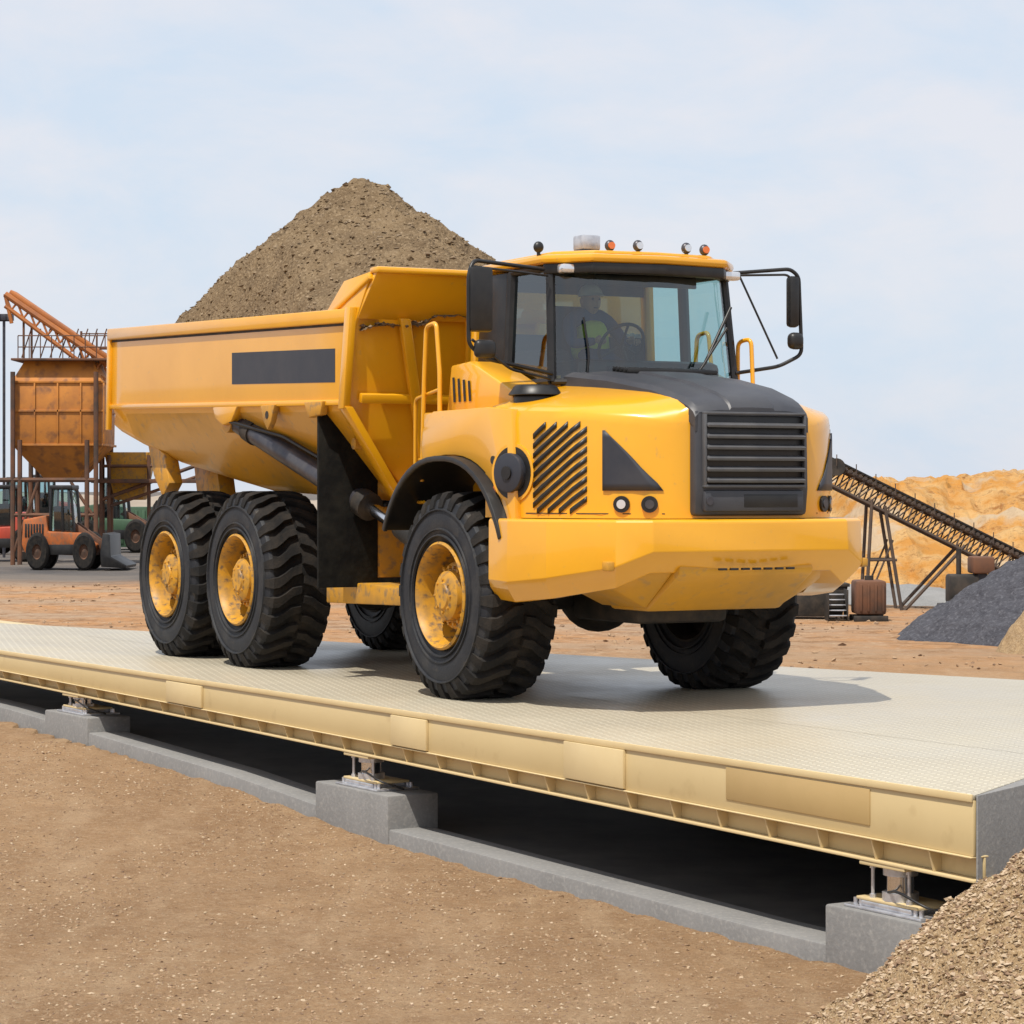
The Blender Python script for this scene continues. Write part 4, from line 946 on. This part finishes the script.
c=mixc(mrn(nz(6,6,.85),.58,.68,0,.8),c,(.17,.075,.03))
c=mixc(mrn(nz(.5,5,.6),.53,.62,0,.8),c,(.60,.48,.34))
L.new(c,b.inputs['Base Color']); b.inputs['Roughness'].default_value=.95; b.inputs['Specular IOR Level'].default_value=.1
bp=N.new('ShaderNodeBump'); bp.inputs['Strength'].default_value=.8; bp.inputs['Distance'].default_value=.30; L.new(nz(2.6,8,.8),bp.inputs['Height']); L.new(bp.outputs[0],b.inputs['Normal'])
M['ochre']=m
berm('quarry_bank',6.0,60,61,96,lambda x:2.68+.12*math.sin(x*.9)+.012*(x-10),'ochre',zb=.3,nx=500,ny=100,seed=2,rough=.33)
M['farhill']=pbr('far_spoil',(0.34,0.28,0.22),(0.27,0.22,0.17),rough=.95,scale=.2,bump=.5,bscale=1)
berm('distant_spoil_bank',-120,40,210,260,lambda x:2.0+.5*math.sin(x*.08),'farhill',zb=.2,seed=5,rough=.4)

# ================================================================== BACKGROUND RIGHT
Y=50
cv=empty('belt_conveyor')
a=Vector((bx(836,Y),Y,bz(466,Y))); b_=Vector((bx(1090,Y),Y,bz(592,Y)))
lst=[];nseg=26
for yy in (0,.75):
    o_=Vector((0,yy,0)); dn=Vector((-.14,0,-.34))
    lst+=[(a+o_,b_+o_,.036),(a+o_+dn,b_+o_+dn,.028)]
    for i in range(nseg):
        p=a.lerp(b_,i/nseg)+o_; q=a.lerp(b_,(i+1)/nseg)+o_; lst.append((p,p+dn,.016)); lst.append((p+dn,q,.014))
for i in range(nseg*2+1):
    p=a.lerp(b_,i/nseg/2); lst.append((p+Vector((0,-.05,.04)),p+Vector((0,.8,.04)),.035))
cyls('truss',lst,'dsteel',cv,7)
bm=bmesh.new(); dd=(b_-a).normalized(); up=Vector((-dd.z,0,dd.x))
q=[a+up*.09-dd*.15,b_+up*.09,b_+up*.12,a+up*.12-dd*.15]
v0=[bm.verts.new(p) for p in q]; v1=[bm.verts.new(p+Vector((0,.75,0))) for p in q]
bm.faces.new(v0); bm.faces.new(v1[::-1])
for j in range(4): bm.faces.new([v0[j],v0[(j+1)%4],v1[(j+1)%4],v1[j]])
finish(bm,'belt','blk',cv)
cyl('head_drum',a+Vector((0,-.1,-.02)),a+Vector((0,.85,-.02)),.17,'chs',cv)
def cp(px): 
    t=(bx(px,Y)-a.x)/(b_.x-a.x); return a.lerp(b_,t)
g0=.42
lst=[]
for yy in (0,.75):
    for px_,pb_ in ((872,866),(885,902),(965,903),(985,1000)):
        p=cp(px_)+Vector((0,yy,-.30)); lst.append((p,Vector((bx(pb_,Y),Y+yy,g0)),.035))
    lst.append((Vector((bx(869,Y),Y+yy,bz(560,Y))),Vector((bx(897,Y),Y+yy,bz(560,Y))),.028))
    lst.append((Vector((bx(868,Y),Y+yy,bz(600,Y))),Vector((bx(893,Y),Y+yy,bz(540,Y))),.02))
cyls('support_legs',lst,'dsteel',cv,7)
lst=[]
for i in range(0,nseg+1,2):
    p=a.lerp(b_,i/nseg)+Vector((0,-.12,0)); lst.append((p,p+Vector((0,0,.22)),.010))
cyls('side_rail',lst,'dsteel',cv,6)
tk=empty('rusty_tank_skid',(bx(869,46),46,G(bx(869,46),46)))
box('tank',(-.27,-.3,.12),(.27,.4,.72),'rust',tk,.05); boxes('skid',[((-.3,-.3,0),(.3,-.2,.1)),((-.3,.3,0),(.3,.4,.1))],'chs',tk); cyl('filler',(0,0,.7),(0,0,.8),.08,'chs',tk)
boxes('ribs',[((-.2+i*.13,-.33,.18),(-.16+i*.13,-.302,.66)) for i in range(4)],'rust',tk)
ss=empty('access_steps',(bx(838,46),46,G(bx(838,46),46)))
boxes('treads',[((-.16,-.05+i*.1,.08+i*.09),(.16,.08+i*.1,.10+i*.09)) for i in range(5)],'zinc',ss); boxes('stringers',[((-.18,-.05,0),(-.16,.5,.55)),((.16,-.05,0),(.18,.5,.55))],'chs',ss)
bin_=empty('steel_skip_bin',(bx(812,47),47,G(bx(812,47),47)))
prism('tub',[(-.5,.05),(.5,.05),(.6,.6),(-.6,.6)],-.4,.4,'chs',bin_,.02); boxes('rim',[((-.63,-.43,.58),(.63,.43,.64))],'chs',bin_)
pm_=empty('diesel_pump_unit',(bx(966,46),46,G(bx(966,46),46)+.0)); pm_.scale=(1.3,1.3,1.5)
box('frame',(-.35,-.3,.10),(.45,.3,.2),'chs',pm_); box('engine',(-.25,-.22,.2),(.15,.22,.55),'chs',pm_,.04); cyl('exhaust',(-.1,0,.5),(-.1,0,.85),.035,'chs',pm_); cyl('pump',(.2,-.15,.42),(.2,.2,.42),.15,'stl',pm_); cyl('wheel',(-.2,-.36,.14),(-.2,-.3,.14),.14,'rub',pm_); cyl('wheel_b',(.3,-.36,.14),(.3,-.3,.14),.14,'rub',pm_); box('bucket',(.05,-.25,.56),(.35,.2,.76),'rust',pm_,.03)
pile('dark_gravel_stockpile',bx(1085,40),41.0,1.95,2.75,'dgrav',G(8,41)-.02,seed=8,n=150,rough=.07)
pile('sand_stockpile',bx(1046,37),37.6,.95,.62,'grav',G(8,38)-.02,seed=12,n=60,rough=.03)
pile('pale_gravel_spoil',bx(905,52),55,.42,3.2,'conc',G(8,52)-.02,seed=15,n=80,rough=.06)
def yp():
    x=random.uniform(-14,16); y=random.uniform(34,64)
    if fbm(x*.3,y*.3,21,3)<random.uniform(-.3,.5): return None
    return (x,y,G(x,y)+.01)
pebbles('yard_rubble',5000,yp,['st1','st1','st3'],.012,.06)
